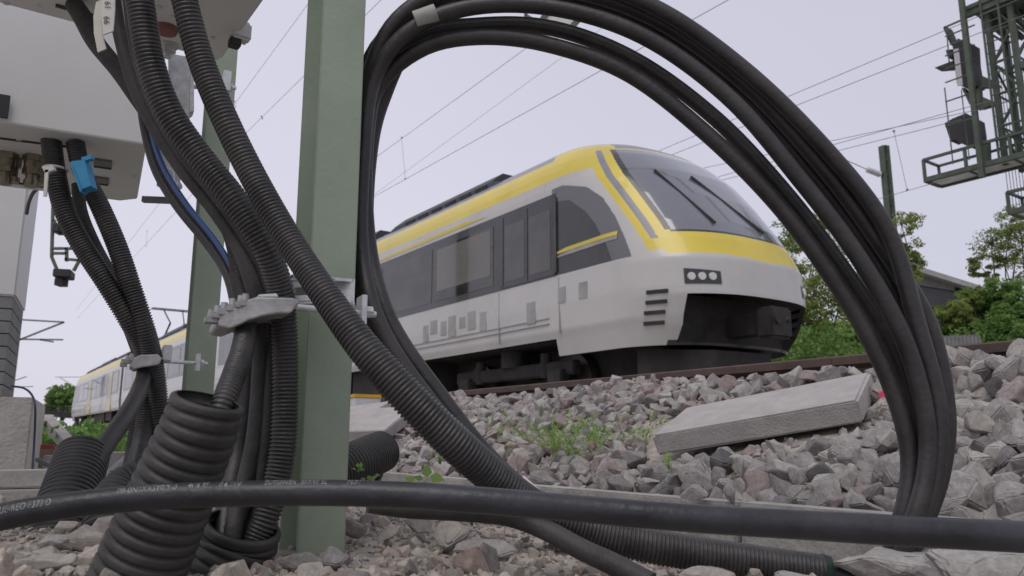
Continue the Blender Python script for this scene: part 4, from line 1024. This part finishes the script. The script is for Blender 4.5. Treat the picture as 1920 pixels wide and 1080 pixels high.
# ------------------------------------------------------------------ green posts
PE1 = np.array([math.sin(R(63)), math.cos(R(63)), 0]); PE2 = np.array([-math.cos(R(63)), math.sin(R(63)), 0])
def ipost(u, v, Y, half, depth, ztop, label, tf=.0075, tw=.006):
    c = P(u, v, Y); s = MB(); z0 = -.32; loc = np.array([c[0], c[1], -.21])
    a = half
    prof = [(-a, 0), (a, 0), (a, tf), (tw / 2, tf + .006), (tw / 2, depth - tf - .006), (a, depth - tf), (a, depth), (-a, depth), (-a, depth - tf), (-tw / 2, depth - tf - .006), (-tw / 2, tf + .006), (-a, tf)]
    bm = bmesh.new(); vs = [bm.verts.new((x, y, z0)) for x, y in prof]; f = bm.faces.new(vs)
    r = bmesh.ops.extrude_face_region(bm, geom=[f]); bmesh.ops.translate(bm, verts=[q for q in r['geom'] if isinstance(q, bmesh.types.BMVert)], vec=(0, 0, ztop - z0))
    bmesh.ops.bevel(bm, geom=[e for e in bm.edges if abs(e.verts[0].co.z - e.verts[1].co.z) > .5], offset=.0016, segments=2, affect='EDGES')
    bmesh.ops.recalc_face_normals(bm, faces=bm.faces[:])
    s.bm(bm, lambda p: np.array([c[0], c[1], 0]) + PE1 * p[0] + PE2 * p[1] + UP * p[2], 0)
    return tag(s.build('steel_post', M['green'], loc=loc), label, 'post')
ipost(602, 1035, 1.35, .040, .15, 1.35, 'front green painted steel post standing in the gravel beside the cable coil')
ipost(359, 940, 2.45, .041, .15, 1.45, 'rear green painted steel post partly hidden behind the corrugated hoses')

# ------------------------------------------------------------------ upper box and lower box
K = P(413, 117, 1.75)
ub_ = thing('upper_box', K, 'large light grey equipment box overhead with hoses hanging below its dark underside', 'equipment box')
s = MB(); Lx, Ly, Hh = 1.5, .45, .42
s.box(K - NV * Lx / 2 - DV * Ly / 2 + UP * Hh / 2, NV * Lx / 2, DV * Ly / 2, UP * Hh / 2, 0, .008); s.build('box_body', M['box'], ub_)
zA = K[2]
s = MB(); q = Pz(312, 52, zA); s.cyl(q, q - UP * .012, .026, .022, seg=24); s.build('grommet', M['grommet'], ub_)
s = MB(); q = Pz(316, 84, zA); s.cyl(q, q - UP * .018, .017, seg=6, smooth=False); s.cyl(q - UP * .018, q - UP * .032, .009); s.cyl(q + UP * 0, q - UP * .004, .022); s.build('bolt', M['galv'], ub_)
for u, v in ((322, 30), (12, 5), (70, 9), (300, 12), (400, 70)):
    s = MB(); q = Pz(u, v, zA); s.cyl(q, q - UP * .003, .006, seg=10); s.build('screw', M['galv'], ub_)
s = MB(); q = K - DV * .06; s.box(Pz(160, 24, zA) - UP * .001, NV * .055, DV * .006, UP * .002); s.build('slot', M['boxdark'], ub_)
s = MB(); q = P(450, 60, 1.62); s.box(q, NV * .022, DV * .018, UP * .022, 0, .006); s.box(q - UP * .030 - NV * .01, NV * .012, DV * .012, UP * .010, 1, .002); s.build('latch', [M['box'], M['boxdark']], ub_)

Bc = P(275, 272, 2.10); zB = Bc[2]
lb = thing('lower_box', Bc, 'white equipment box with cable glands under it hanging below the larger overhead box', 'equipment box')
s = MB(); wB, dB, hB = 1.3, .63, .62; ch = .05
c0 = Bc
poly = [c0 - AE1 * wB, c0, c0 + AE2 * (dB - ch), c0 + AE2 * dB - AE1 * ch, c0 + AE2 * dB - AE1 * wB]
s.prism([p for p in poly], UP * hB); o = s.build('box_body', M['box'], lb, fixn=True)
md = o.modifiers.new('b', 'BEVEL'); md.width = .006; md.segments = 2; md.limit_method = 'ANGLE'
# front lip and underside fittings
def under(u, v): return Pz(u, v, zB)
s = MB(); a, b = under(-40, 253), under(140, 276)
s.bar(a - UP * .001, b - UP * .001, .004, .003); s.build('slot', M['boxdark'], lb)
s = MB(); a, b = under(30, 342), under(95, 352); s.bar(a - UP * .001, b - UP * .001, .006, .003); s.build('slot', M['boxdark'], lb)
for u, v in ((251, 277), (250, 330), (36, 262), (150, 280)):
    s = MB(); q = under(u, v); s.cyl(q, q - UP * .003, .007, seg=10); s.build('screw', M['galv'], lb)
for u, v in ((193, 304), (188, 336)):
    s = MB(); q = under(u, v); s.box(q - UP * .003, AE1 * .024, AE2 * .030, UP * .003, 0, .001); f_ = s.build('cover_plate', M['plinth'], lb)
    s = MB(); s.box(q + AE2 * .036 - UP * .004, AE1 * .024, AE2 * .005, UP * .004); s.build('plate_edge', M['boxdark'], f_)
for u, v in ((14, 288), (64, 293)):
    q = under(u, v); s = MB(); s.cyl(q, q - UP * .018, .030, seg=6, smooth=False); s.cyl(q - UP * .018, q - UP * .040, .024, seg=20); s.cyl(q - UP * .04, q - UP * .058, .026, seg=6, smooth=False); s.cyl(q - UP * .058, q - UP * .075, .016, seg=16); s.cyl(q - UP * .075, q - UP * .092, .020, seg=16)
    q2 = under(u + 12, v + 8); s.cyl(q2, q2 - UP * .03, .022, seg=6, smooth=False); s.cyl(q2 - UP * .03, q2 - UP * .06, .016, seg=16); s.cyl(q2 - UP * .06, q2 - UP * .075, .022, seg=6, smooth=False)
    s.build('cable_gland', M['brass'], lb)
s = MB(); q = P(4, 200, 1.93); n2 = -AE2; s.box(q + n2 * .004, AE1 * .016, AE2 * .003, UP * .032, 0, .001); s.build('name_plate', M['black'], lb)
# support arm from the lower box to the rear post
s = MB(); s.bar(P(268, 374, 2.62), P(322, 376, 2.62), .010, .010); tag(s.build('support_arm', M['plinth'], loc=P(290, 370, 2.6)), 'dark grey bar joining the lower box to the rear green post', 'bracket')

# galvanised bracket on the rear post
gb = thing('mounting_bracket', P(345, 200, 2.4), 'galvanised steel bracket clamped to the top of the rear green post', 'bracket')
s = MB(); s.prism([P(316, 100, 2.32), P(362, 108, 2.32), P(362, 214, 2.32), P(348, 224, 2.32), P(318, 205, 2.32)], AE2 * .02); s.prism([P(356, 106, 2.31), P(362, 108, 2.31), P(362, 214, 2.31), P(354, 216, 2.31)], -AE2 * .03); s.build('bracket_plate', M['galv'], gb, fixn=True)
s = MB(); s.box(P(424, 157, 2.36), PE1 * .012, PE2 * .03, UP * .034, 0, .002); s.build('clamp_plate', M['galv'], gb)
s = MB(); s.cyl(P(340, 162, 2.36), P(442, 165, 2.36), .007); s.cyl(P(430, 163, 2.36), P(436, 164, 2.36), .014, seg=6, smooth=False); s.build('bolt', M['galv'], gb)
gb2 = thing('mounting_bracket', P(312, 320, 2.4), 'smaller bracket with loop bolts on the rear green post beside the lower box', 'bracket')
s = MB(); s.box(P(318, 318, 2.5), PE1 * .035, PE2 * .02, UP * .06, 0, .003); s.build('bracket_plate', M['galv'], gb2)
for dv in (298, 330):
    s = MB(); tube(s, px([(300, dv + 16, 2.38, 5), (301, dv - 6, 2.38, 5), (312, dv - 14, 2.38, 5), (324, dv - 8, 2.38, 5), (326, dv + 16, 2.38, 5)]), 8); s.build('loop_bolt', M['galv'], gb2)
s = MB(); s.cyl(P(312, 348, 2.4), P(340, 350, 2.4), .008); s.cyl(P(330, 349, 2.4), P(336, 350, 2.4), .016, seg=6, smooth=False); s.build('bolt', M['galv'], gb2)

# ------------------------------------------------------------------ hoses and cables
def hose(name, label, path, pitch=.0064, amp=.06, seg=22, m=None, cat='hose', group=None):
    s = MB(); q = px(path); r = np.mean([k[3] for k in q]); tube(s, q, seg, corr=(pitch, r * amp))
    return tag(s.build(name, m or M['hose'], loc=q[len(q) // 2][:3]), label, cat, group)
def cable(name, label, path, m=None, seg=16, cat='cable', group=None):
    s = MB(); q = px(path); tube(s, q, seg, step=.015); return tag(s.build(name, m or M['cable'], loc=q[len(q) // 2][:3]), label, cat, group)
hose('corrugated_hose', 'thick corrugated hose curving through the front clamp and down beside the front green post',
     [(222, -300, 1.10, 53), (250, -60, 1.12, 53), (262, 0, 1.13, 53), (283, 120, 1.15, 53), (320, 215, 1.17, 52), (380, 300, 1.19, 50), (440, 375, 1.2, 50), (495, 460, 1.22, 48), (522, 530, 1.25, 48), (532, 600, 1.27, 47), (535, 700, 1.28, 46), (532, 820, 1.28, 46), (520, 900, 1.275, 46), (500, 970, 1.265, 44), (482, 1010, 1.26, 42), (465, 1050, 1.25, 40)])
H2 = [(300, -300, 1.08, 48), (335, -60, 1.1, 49), (346, 0, 1.1, 49), (376, 110, 1.12, 50), (418, 215, 1.13, 50), (474, 330, 1.14, 50), (542, 450, 1.13, 51), (612, 556, 1.1, 54), (682, 652, 1.08, 60), (762, 742, 1.08, 65), (850, 828, 1.1, 66), (930, 898, 1.14, 62), (1010, 955, 1.18, 60), (1110, 995, 1.2, 60), (1230, 1025, 1.2, 60), (1380, 1048, 1.2, 56), (1545, 1070, 1.2, 52)]
hose('corrugated_hose', 'longest corrugated hose crossing in front of the green post and running along the ground', H2, pitch=.0062)
s = MB(); a, b = P(1538, 1069, 1.2), P(1552, 1072, 1.2); s.cyl(a, b, .0235, .0230, seg=24); tag(s.build('hose_end_cap', M['greencap'], loc=a), 'dark green end ring on the ground end of the longest corrugated hose', 'end ring')
cable('cable_tail', 'smooth grey black cable leaving the green ended hose on the ground', [(1540, 1070, 1.2, 40), (1600, 1085, 1.19, 40), (1680, 1112, 1.18, 40)], M['front'])
hose('corrugated_hose', 'thin dark corrugated hose from the overhead box into the mouth of the tall ribbed duct',
     [(140, 10, 1.48, 34), (155, 33, 1.46, 36), (180, 80, 1.43, 34), (222, 132, 1.40, 32), (262, 190, 1.38, 30), (306, 252, 1.37, 28), (364, 332, 1.36, 28), (414, 400, 1.36, 28), (440, 460, 1.35, 30), (450, 530, 1.32, 32), (462, 590, 1.28, 35), (456, 650, 1.20, 40), (440, 700, 1.14, 42), (418, 760, 1.1, 42), (390, 850, 1.1, 42)], pitch=.0058, amp=.07)
cable('black_cable', 'smooth black cable under the white tags running into the front clamp',
      [(205, -60, 1.32, 26), (214, 0, 1.31, 26), (226, 70, 1.30, 27), (252, 160, 1.30, 28), (292, 240, 1.30, 30), (346, 322, 1.30, 30), (402, 392, 1.30, 30), (448, 462, 1.30, 32), (476, 540, 1.29, 33), (490, 600, 1.30, 34), (490, 700, 1.31, 36), (480, 820, 1.31, 36), (458, 920, 1.30, 36), (440, 985, 1.255, 34), (430, 1045, 1.25, 34)], M['hose_dull'])
cable('black_cable', 'smooth black cable lying against the thick corrugated hose down to the front clamp',
      [(232, -60, 1.26, 24), (242, 0, 1.26, 25), (256, 95, 1.26, 26), (290, 195, 1.26, 26), (345, 288, 1.27, 28), (404, 362, 1.28, 28), (462, 445, 1.29, 28), (500, 530, 1.30, 30), (507, 620, 1.31, 30), (508, 720, 1.31, 30), (498, 850, 1.31, 30), (478, 960, 1.31, 30), (468, 1000, 1.275, 28), (455, 1050, 1.26, 28)], M['hose_dull'])
cable('black_cable', 'darkest smooth cable between the tall ribbed duct and the front clamp',
      [(470, 540, 1.36, 30), (474, 600, 1.36, 36), (470, 680, 1.36, 42), (462, 760, 1.36, 46), (446, 860, 1.35, 46), (428, 940, 1.30, 40), (420, 1000, 1.265, 34), (415, 1045, 1.255, 34)], M['cable'])
cable('black_cable', 'black cable swinging out with the blue cable along it',
      [(262, 130, 1.42, 20), (266, 190, 1.42, 21), (276, 255, 1.42, 21), (296, 322, 1.41, 22), (336, 388, 1.40, 22), (388, 452, 1.39, 22), (424, 506, 1.37, 22), (440, 560, 1.35, 22), (446, 620, 1.33, 22)])
cable('blue_cable', 'thin blue cable running along the outer black cable', [(270, 130, 1.395, 11), (276, 190, 1.395, 11), (286, 252, 1.395, 11), (308, 316, 1.385, 11), (349, 382, 1.375, 11), (400, 446, 1.365, 11), (434, 500, 1.35, 11), (446, 545, 1.34, 11)], M['blue'])
# bundle at the rear post
hose('corrugated_hose', 'corrugated hose with a white tie leaving the lower box for the rear clamp',
     [(96, 262, 2.07, 35), (103, 320, 2.07, 36), (120, 392, 2.08, 36), (152, 457, 2.1, 36), (197, 527, 2.12, 35), (236, 592, 2.15, 34), (264, 642, 2.2, 33), (277, 690, 2.25, 31), (275, 760, 2.25, 31), (266, 830, 2.2, 32), (248, 905, 2.0, 34)], pitch=.0078, amp=.07)
hose('corrugated_hose', 'corrugated hose with a blue tag leaving the lower box for the rear clamp',
     [(141, 266, 2.07, 32), (153, 318, 2.08, 32), (188, 388, 2.1, 34), (220, 463, 2.12, 35), (246, 540, 2.14, 36), (270, 612, 2.17, 35), (288, 682, 2.22, 33), (297, 760, 2.25, 33), (299, 840, 2.25, 33), (290, 930, 2.2, 33)], pitch=.0078, amp=.07)
hose('corrugated_hose', 'dull dark hose hanging lowest in the bundle at the rear clamp', [(146, 345, 2.22, 22), (152, 400, 2.22, 24), (178, 465, 2.22, 26), (218, 540, 2.22, 28), (252, 615, 2.25, 28), (272, 690, 2.28, 28), (262, 770, 2.28, 30), (252, 850, 2.25, 30), (240, 900, 2.1, 30)], pitch=.008, amp=.05, m=M['hose_dull'])
cable('black_cable', 'smooth black cable leaving the rear clamp for the short ribbed duct', [(232, 590, 2.24, 22), (254, 645, 2.24, 24), (270, 690, 2.22, 26), (262, 730, 2.15, 30), (235, 782, 2.0, 33), (205, 825, 1.9, 34), (175, 870, 1.82, 34)])

# ducts
def duct(name, label, path, pitch, amp, wall=.006, seg=40, m=None):
    s = MB(); q = px(path); tube(s, q, seg, corr=(pitch, amp), hollow=wall)
    return tag(s.build(name, m or M['sleeve'], loc=q[-1][:3]), label, 'duct')
duct('ribbed_duct', 'tall ribbed black duct with an open mouth leaning in the gravel', [(391, 750, 1.062, 128), (374, 803, 1.068, 134), (346, 870, 1.078, 142), (306, 965, 1.09, 150), (250, 1100, 1.105, 158)], .0160, .0020, .004)
duct('ribbed_duct', 'bent ribbed duct with several cables inside at the foot of the green post', [(456, 984, 1.252, 134), (446, 1015, 1.258, 140), (430, 1050, 1.255, 146), (405, 1095, 1.25, 152), (390, 1130, 1.25, 152)], .0160, .0019, .005)
duct('ribbed_duct', 'short finely ribbed duct leaning beside the concrete edging beams', [(156, 850, 1.86, 88), (140, 900, 1.80, 94), (122, 955, 1.74, 98), (100, 1025, 1.68, 104)], .0118, .0022, .005)
duct('ribbed_duct', 'half hidden ribbed duct between the short duct and the tall duct', [(268, 892, 1.72, 66), (235, 915, 1.7, 74), (210, 950, 1.66, 80), (200, 1000, 1.62, 82)], .012, .0022, .005)
duct('ribbed_duct', 'ribbed duct lying on the ground with its mouth showing beside the front green post', [(716, 846, 1.90, 72), (680, 862, 1.82, 76), (640, 880, 1.75, 78), (570, 915, 1.66, 80)], .0095, .002, .004)
cable('thin_cable', 'short thin black cable hanging out of the lying ribbed duct', [(690, 862, 1.88, 12), (712, 872, 1.92, 12), (712, 890, 1.90, 12), (700, 915, 1.86, 12)])

# ------------------------------------------------------------------ clamps
def clamp(poly, Y, depth, rod, nut, teeth, label, gauge=1.0):
    c = P(*poly[0], Y); o = thing('cable_clamp', c, label, 'clamp')
    s = MB(); s.prism([P(u, v, Y) for u, v in poly], PE2 * depth); b = s.build('clamp_body', M['cast'], o, fixn=True)
    md = b.modifiers.new('b', 'BEVEL'); md.width = .003; md.segments = 2
    s = MB()
    for u, v in teeth: q = P(u, v, Y + .01); s.cyl(q - UP * .010, q + UP * .010, .0075 * gauge, .005 * gauge, seg=10); s.box(q - UP * .006, PE1 * .009, PE2 * .012, UP * .005, 0, .001)
    s.build('clamp_teeth', M['cast'], b)
    s = MB(); s.cyl(P(*rod[0]), P(*rod[1]), .0055, seg=12); s.build('threaded_rod', M['galv'], o)
    (u, v, YY) = nut; q = P(u, v, YY); s = MB(); s.box(q, PE1 * .0045 * gauge, PE2 * .018, UP * .026, 0, .001); s.build('clamp_plate', M['galv'], o)
    d = P(*rod[1]) - P(*rod[0]); d /= np.linalg.norm(d); s = MB(); s.cyl(q + d * .006, q + d * .018, .0105, seg=6, smooth=False); s.build('nut', M['galv'], o)
    return o
c1 = clamp([(408, 604), (414, 590), (430, 580), (446, 574), (464, 562), (482, 556), (552, 558), (564, 566), (556, 574), (546, 587), (520, 588), (496, 592), (466, 600), (456, 606), (432, 616), (412, 612)], 1.19, .12,
      [(556, 576, 1.24), (704, 590, 1.31)], (678, 584, 1.30), [(396, 593), (408, 585), (420, 579), (436, 572), (452, 566), (460, 563)], 'cast grey clamp holding the thick hoses to the front green post')
s = MB()
s.prism([P(484, 556, 1.20), P(486, 552, 1.20), P(518, 550, 1.20), P(522, 556, 1.20)], PE2 * .06); s.build('clip', M['galv'], c1, fixn=True)
s = MB(); q = P(642, 545, 1.26); w1, h1_, t1 = .018, .021, .0025      # C-rail, open to the left
rd = -DV * 0 + PE2 * .05 - PE1 * .075
for dx, dz, hx, hz in ((w1, 0, t1, h1_), (0, h1_ - t1, w1, t1), (0, -h1_ + t1, w1, t1), (-w1 + t1, h1_ - .008, t1, .006), (-w1 + t1, -h1_ + .008, t1, .006)):
    cc = q + PE1 * dx + UP * dz; hx = max(hx, .001)
    s.box(cc - PE2 * .0 - np.array([.05, -.012, 0]) , PE1 * hx, np.array([.05, -.012, 0]), UP * hz)
s.build('c_rail', M['galv'], c1)
c2 = clamp([(243, 686), (250, 672), (262, 665), (296, 664), (304, 672), (298, 684), (270, 688), (252, 692)], 2.17, .11,
      [(300, 677, 2.26), (388, 682, 2.40)], (371, 680, 2.37), [(232, 680), (240, 675), (248, 670)], 'cast grey clamp holding the rear hose bundle to the rear green post', 1.3)
s = MB(); s.box(P(312, 664, 2.26), PE1 * .012, PE2 * .05, UP * .022, 0, .002); s.build('c_rail', M['galv'], c2)

# ------------------------------------------------------------------ tags and ties
def text_mesh(body, size):
    cu = bpy.data.curves.new('txt', 'FONT'); cu.body = body; cu.size = size; cu.resolution_u = 3
    o = bpy.data.objects.new('txt', cu); SC.collection.objects.link(o); bpy.context.view_layer.update()
    dg = bpy.context.evaluated_depsgraph_get(); me = bpy.data.meshes.new_from_object(o.evaluated_get(dg))
    v = np.array([x.co for x in me.vertices]); f = [list(p.vertices) for p in me.polygons]
    bpy.data.objects.remove(o); bpy.data.curves.remove(cu); bpy.data.meshes.remove(me); return v, f
def plate(poly, Y, name, label, m, depth=.0025):
    c = P(*poly[0], Y); s = MB(); s.prism([P(u, v, Y) for u, v in poly], np.array([0, depth, 0])); return tag(s.build(name, m, loc=c, fixn=True), label, 'tag')
tg = plate([(191, -40), (216, -40), (215, 20), (212, 58), (193, 65), (190, 30)], 1.19, 'cable_tag', 'white plastic tag with black handwritten numbers 61 66 on the overhead cables', M['white'])
plate([(180, 4), (192, -2), (190, 34), (192, 66), (199, 91), (183, 98), (176, 62), (175, 30)], 1.215, 'cable_tag', 'yellowish plastic tag without writing hanging behind the numbered tag', M['tagp'])
def tag_text(body, u, v, Y, hpx):
    vv, ff = text_mesh(body, 1.0); vv = vv - np.array([0, .35, 0]); k = hpx * Y / F / .72
    o = P(u, v, Y); dn = (P(u, v + 20, Y) - o); dn /= np.linalg.norm(dn); rt = np.array([1., 0, 0])
    return [(o + dn * x * k + rt * y * k) for x, y, _ in vv], ff
s = MB()
for body, u, v in (('61', 202, 2), ('66', 200, 30)):
    V_, F_ = tag_text(body, u, v, 1.1885, 13); s.add(V_, F_, 0)
s.build('tag_numbers', M['black'], tg)
bt = thing('cable_tag', P(150, 325, 2.02), 'bright blue plastic identification tag clipped to a corrugated hose', 'tag')
s = MB(); s.prism([P(130, 305, 2.02), P(136, 302, 2.02), P(154, 356, 2.02), P(150, 360, 2.02)], np.array([.0, .03, 0])); s.prism([P(136, 302, 2.01), P(158, 299, 2.01), P(170, 348, 2.01), P(154, 354, 2.01)], np.array([0, .035, 0])); s.build('tag_body', M['bluep'], bt, fixn=True)
s = MB(); s.bar(P(156, 301, 2.02), P(174, 295, 2.02), .008, .006); s.build('tag_strap', M['bluep'], bt)
ct = thing('cable_tie', P(95, 315, 2.0), 'white plastic cable tie with its long tail hanging in front of the lower box glands', 'cable tie')
s = MB(); s.prism([P(78, 312, 2.0), P(98, 309, 2.0), P(102, 318, 2.0), P(84, 324, 2.0)], np.array([0, .012, 0])); s.prism([P(84, 318, 2.0), P(91, 318, 2.0), P(87, 368, 2.0), P(81, 368, 2.0)], np.array([0, .004, 0])); s.build('tie_tail', M['white'], ct, fixn=True)
s = MB(); an = np.linspace(0, 2 * math.pi, 20, endpoint=False); q = P(104, 317, 2.073); tube(s, [list(q + np.array([math.cos(a) * .0285, math.sin(a) * .0285, 0])) + [.004] for a in an], 8, closed=False, step=.006); s.build('tie_band', M['white'], ct)

# ------------------------------------------------------------------ the big coil
I = [(692, 300), (716, 190), (790, 92), (900, 72), (1030, 84), (1180, 138), (1326, 250), (1456, 382), (1560, 520), (1640, 655), (1690, 780), (1706, 880), (1686, 985), (1640, 1075), (1490, 1110), (1260, 1062), (1095, 1000), (985, 920), (900, 838), (822, 738), (752, 640), (714, 560), (690, 450)]
O = [(672, 300), (688, 128), (752, 30), (880, -38), (1060, -42), (1232, 16), (1400, 132), (1550, 282), (1662, 430), (1738, 600), (1774, 760), (1766, 880), (1730, 985), (1680, 1085), (1520, 1120), (1262, 1070), (1085, 1012), (965, 935), (872, 852), (782, 752), (712, 650), (678, 560), (664, 450)]
OR = [.0, .22, .54, .69, .85, 1.0]
coil = thing('cable_coil', P(1230, 1020, 1.45), 'large upright coil of thick black cable looped beside the front green post', 'cable coil')
rr = np.random.default_rng(21)
for k, fr_ in enumerate(OR):
    pts = []
    for j, (a, b) in enumerate(zip(I, O)):
        f_ = fr_ + rr.normal() * .014
        if j in (7, 8): f_ = [.0, .19, .46, .63, .81, 1.0][k]
        if j in (18, 19, 20, 21, 22): f_ = [.0, .12, .55, .42, .95, .75][k]
        if j in (9, 10, 11, 12): f_ = [.0, .28, .52, .70, 1.0, .82][k]
        if j in (0, 1, 2): f_ = [.35, .0, .6, .25, 1.0, .8][k] if j < 2 else [.0, .3, .55, .45, .85, 1.0][k]
        u = a[0] + (b[0] - a[0]) * f_; v = a[1] + (b[1] - a[1]) * f_
        Yk = 1.43 + [.0, .035, -.03, .045, .01, -.02][k] + (.03 if j in (0, 1, 22) else 0)
        if 13 <= j <= 16: Yk += .05
        pts.append(list(P(u, v, Yk)) + [.0157])
    s = MB(); tube(s, pts, 16, closed=True, step=.02); s.build('cable_loop', M['cable'], coil)
def sleeve_on(u0, v0, u1, v1, Y, r, label):
    s = MB(); s.cyl(P(u0, v0, Y), P(u1, v1, Y), r, seg=20); s.build('marker_sleeve', M['sleevetag'] if u0 < 900 else M['white'], coil)
sleeve_on(778, 38, 818, 24, 1.39, .0175, '')
sleeve_on(970, 906, 1000, 932, 1.40, .0172, '')

# ------------------------------------------------------------------ black cable across the front
FR = [(-260, 1075, .90, 52), (-120, 1010, .92, 52), (0, 970, .93, 50), (150, 945, .94, 47), (300, 931, .95, 46), (450, 926, .95, 46), (600, 924, .95, 47), (750, 928, .95, 47), (900, 938, .95, 48), (1100, 955, .96, 48), (1300, 972, .96, 50), (1500, 984, .97, 52), (1700, 996, .97, 54), (1920, 1007, .97, 56), (2150, 1020, .97, 56), (2400, 1090, .98, 56)]
q = px(FR); s = MB(); cl = tube(s, q, 28, step=.012)
fc = tag(s.build('front_cable', M['front'], loc=q[6][:3]), 'thick black cable with faint white lettering stretched across the whole foreground', 'cable')
ss = np.concatenate([[0], np.cumsum(np.linalg.norm(np.diff(cl[:, :3], axis=0), axis=1))])
pc = np.array([proj(p)[0] for p in cl[:, :3]])
def on_cable(x, y_ang):
    c = np.array([np.interp(x, ss, cl[:, i]) for i in range(4)]); c2 = np.array([np.interp(x + .004, ss, cl[:, i]) for i in range(3)])
    t_ = c2 - c[:3]; t_ /= np.linalg.norm(t_); toward = -c[:3] / np.linalg.norm(c[:3]); toward -= t_ * (toward @ t_); toward /= np.linalg.norm(toward)
    up_ = np.cross(toward, t_); up_ = up_ if up_[2] > 0 else -up_
    return c[:3] + (toward * math.cos(y_ang) + up_ * math.sin(y_ang)) * (c[3] + .0004)
s = MB()
for body, u0, u1, ang in (('VUE-REO F373 D', 2, 106, .50), ('08-0N1XXSY0/Y-0', 226, 338, .74), ('4x16 RE', 358, 396, .84), ('0.6/1kV', 416, 456, .86), ('EUTSBNIEK  BRKVE 5L', 500, 616, .95), ('FE31', 652, 676, 1.02)):
    vv, ff = text_mesh(body, 1.0); wdt = vv[:, 0].max(); x0 = np.interp(u0, pc, ss); x1 = np.interp(u1, pc, ss); k = (x1 - x0) / wdt
    hk = .0085 / .72; r_ = cl[0, 3]
    s = MB(); s.add([on_cable(x0 + x * k, ang + (y - .35) * hk / .0155) for x, y, _ in vv], ff, 0); s.build('cable_print', M['ink'], fc)
cable('black_cable', 'smooth dusty cable on the gravel just under the long foreground cable', [(690, 948, 1.12, 26), (760, 956, 1.14, 30), (860, 960, 1.16, 33), (950, 968, 1.17, 35), (1020, 992, 1.16, 37), (1090, 1030, 1.13, 38), (1150, 1058, 1.10, 40), (1220, 1095, 1.07, 42)], M['hose_dull'])
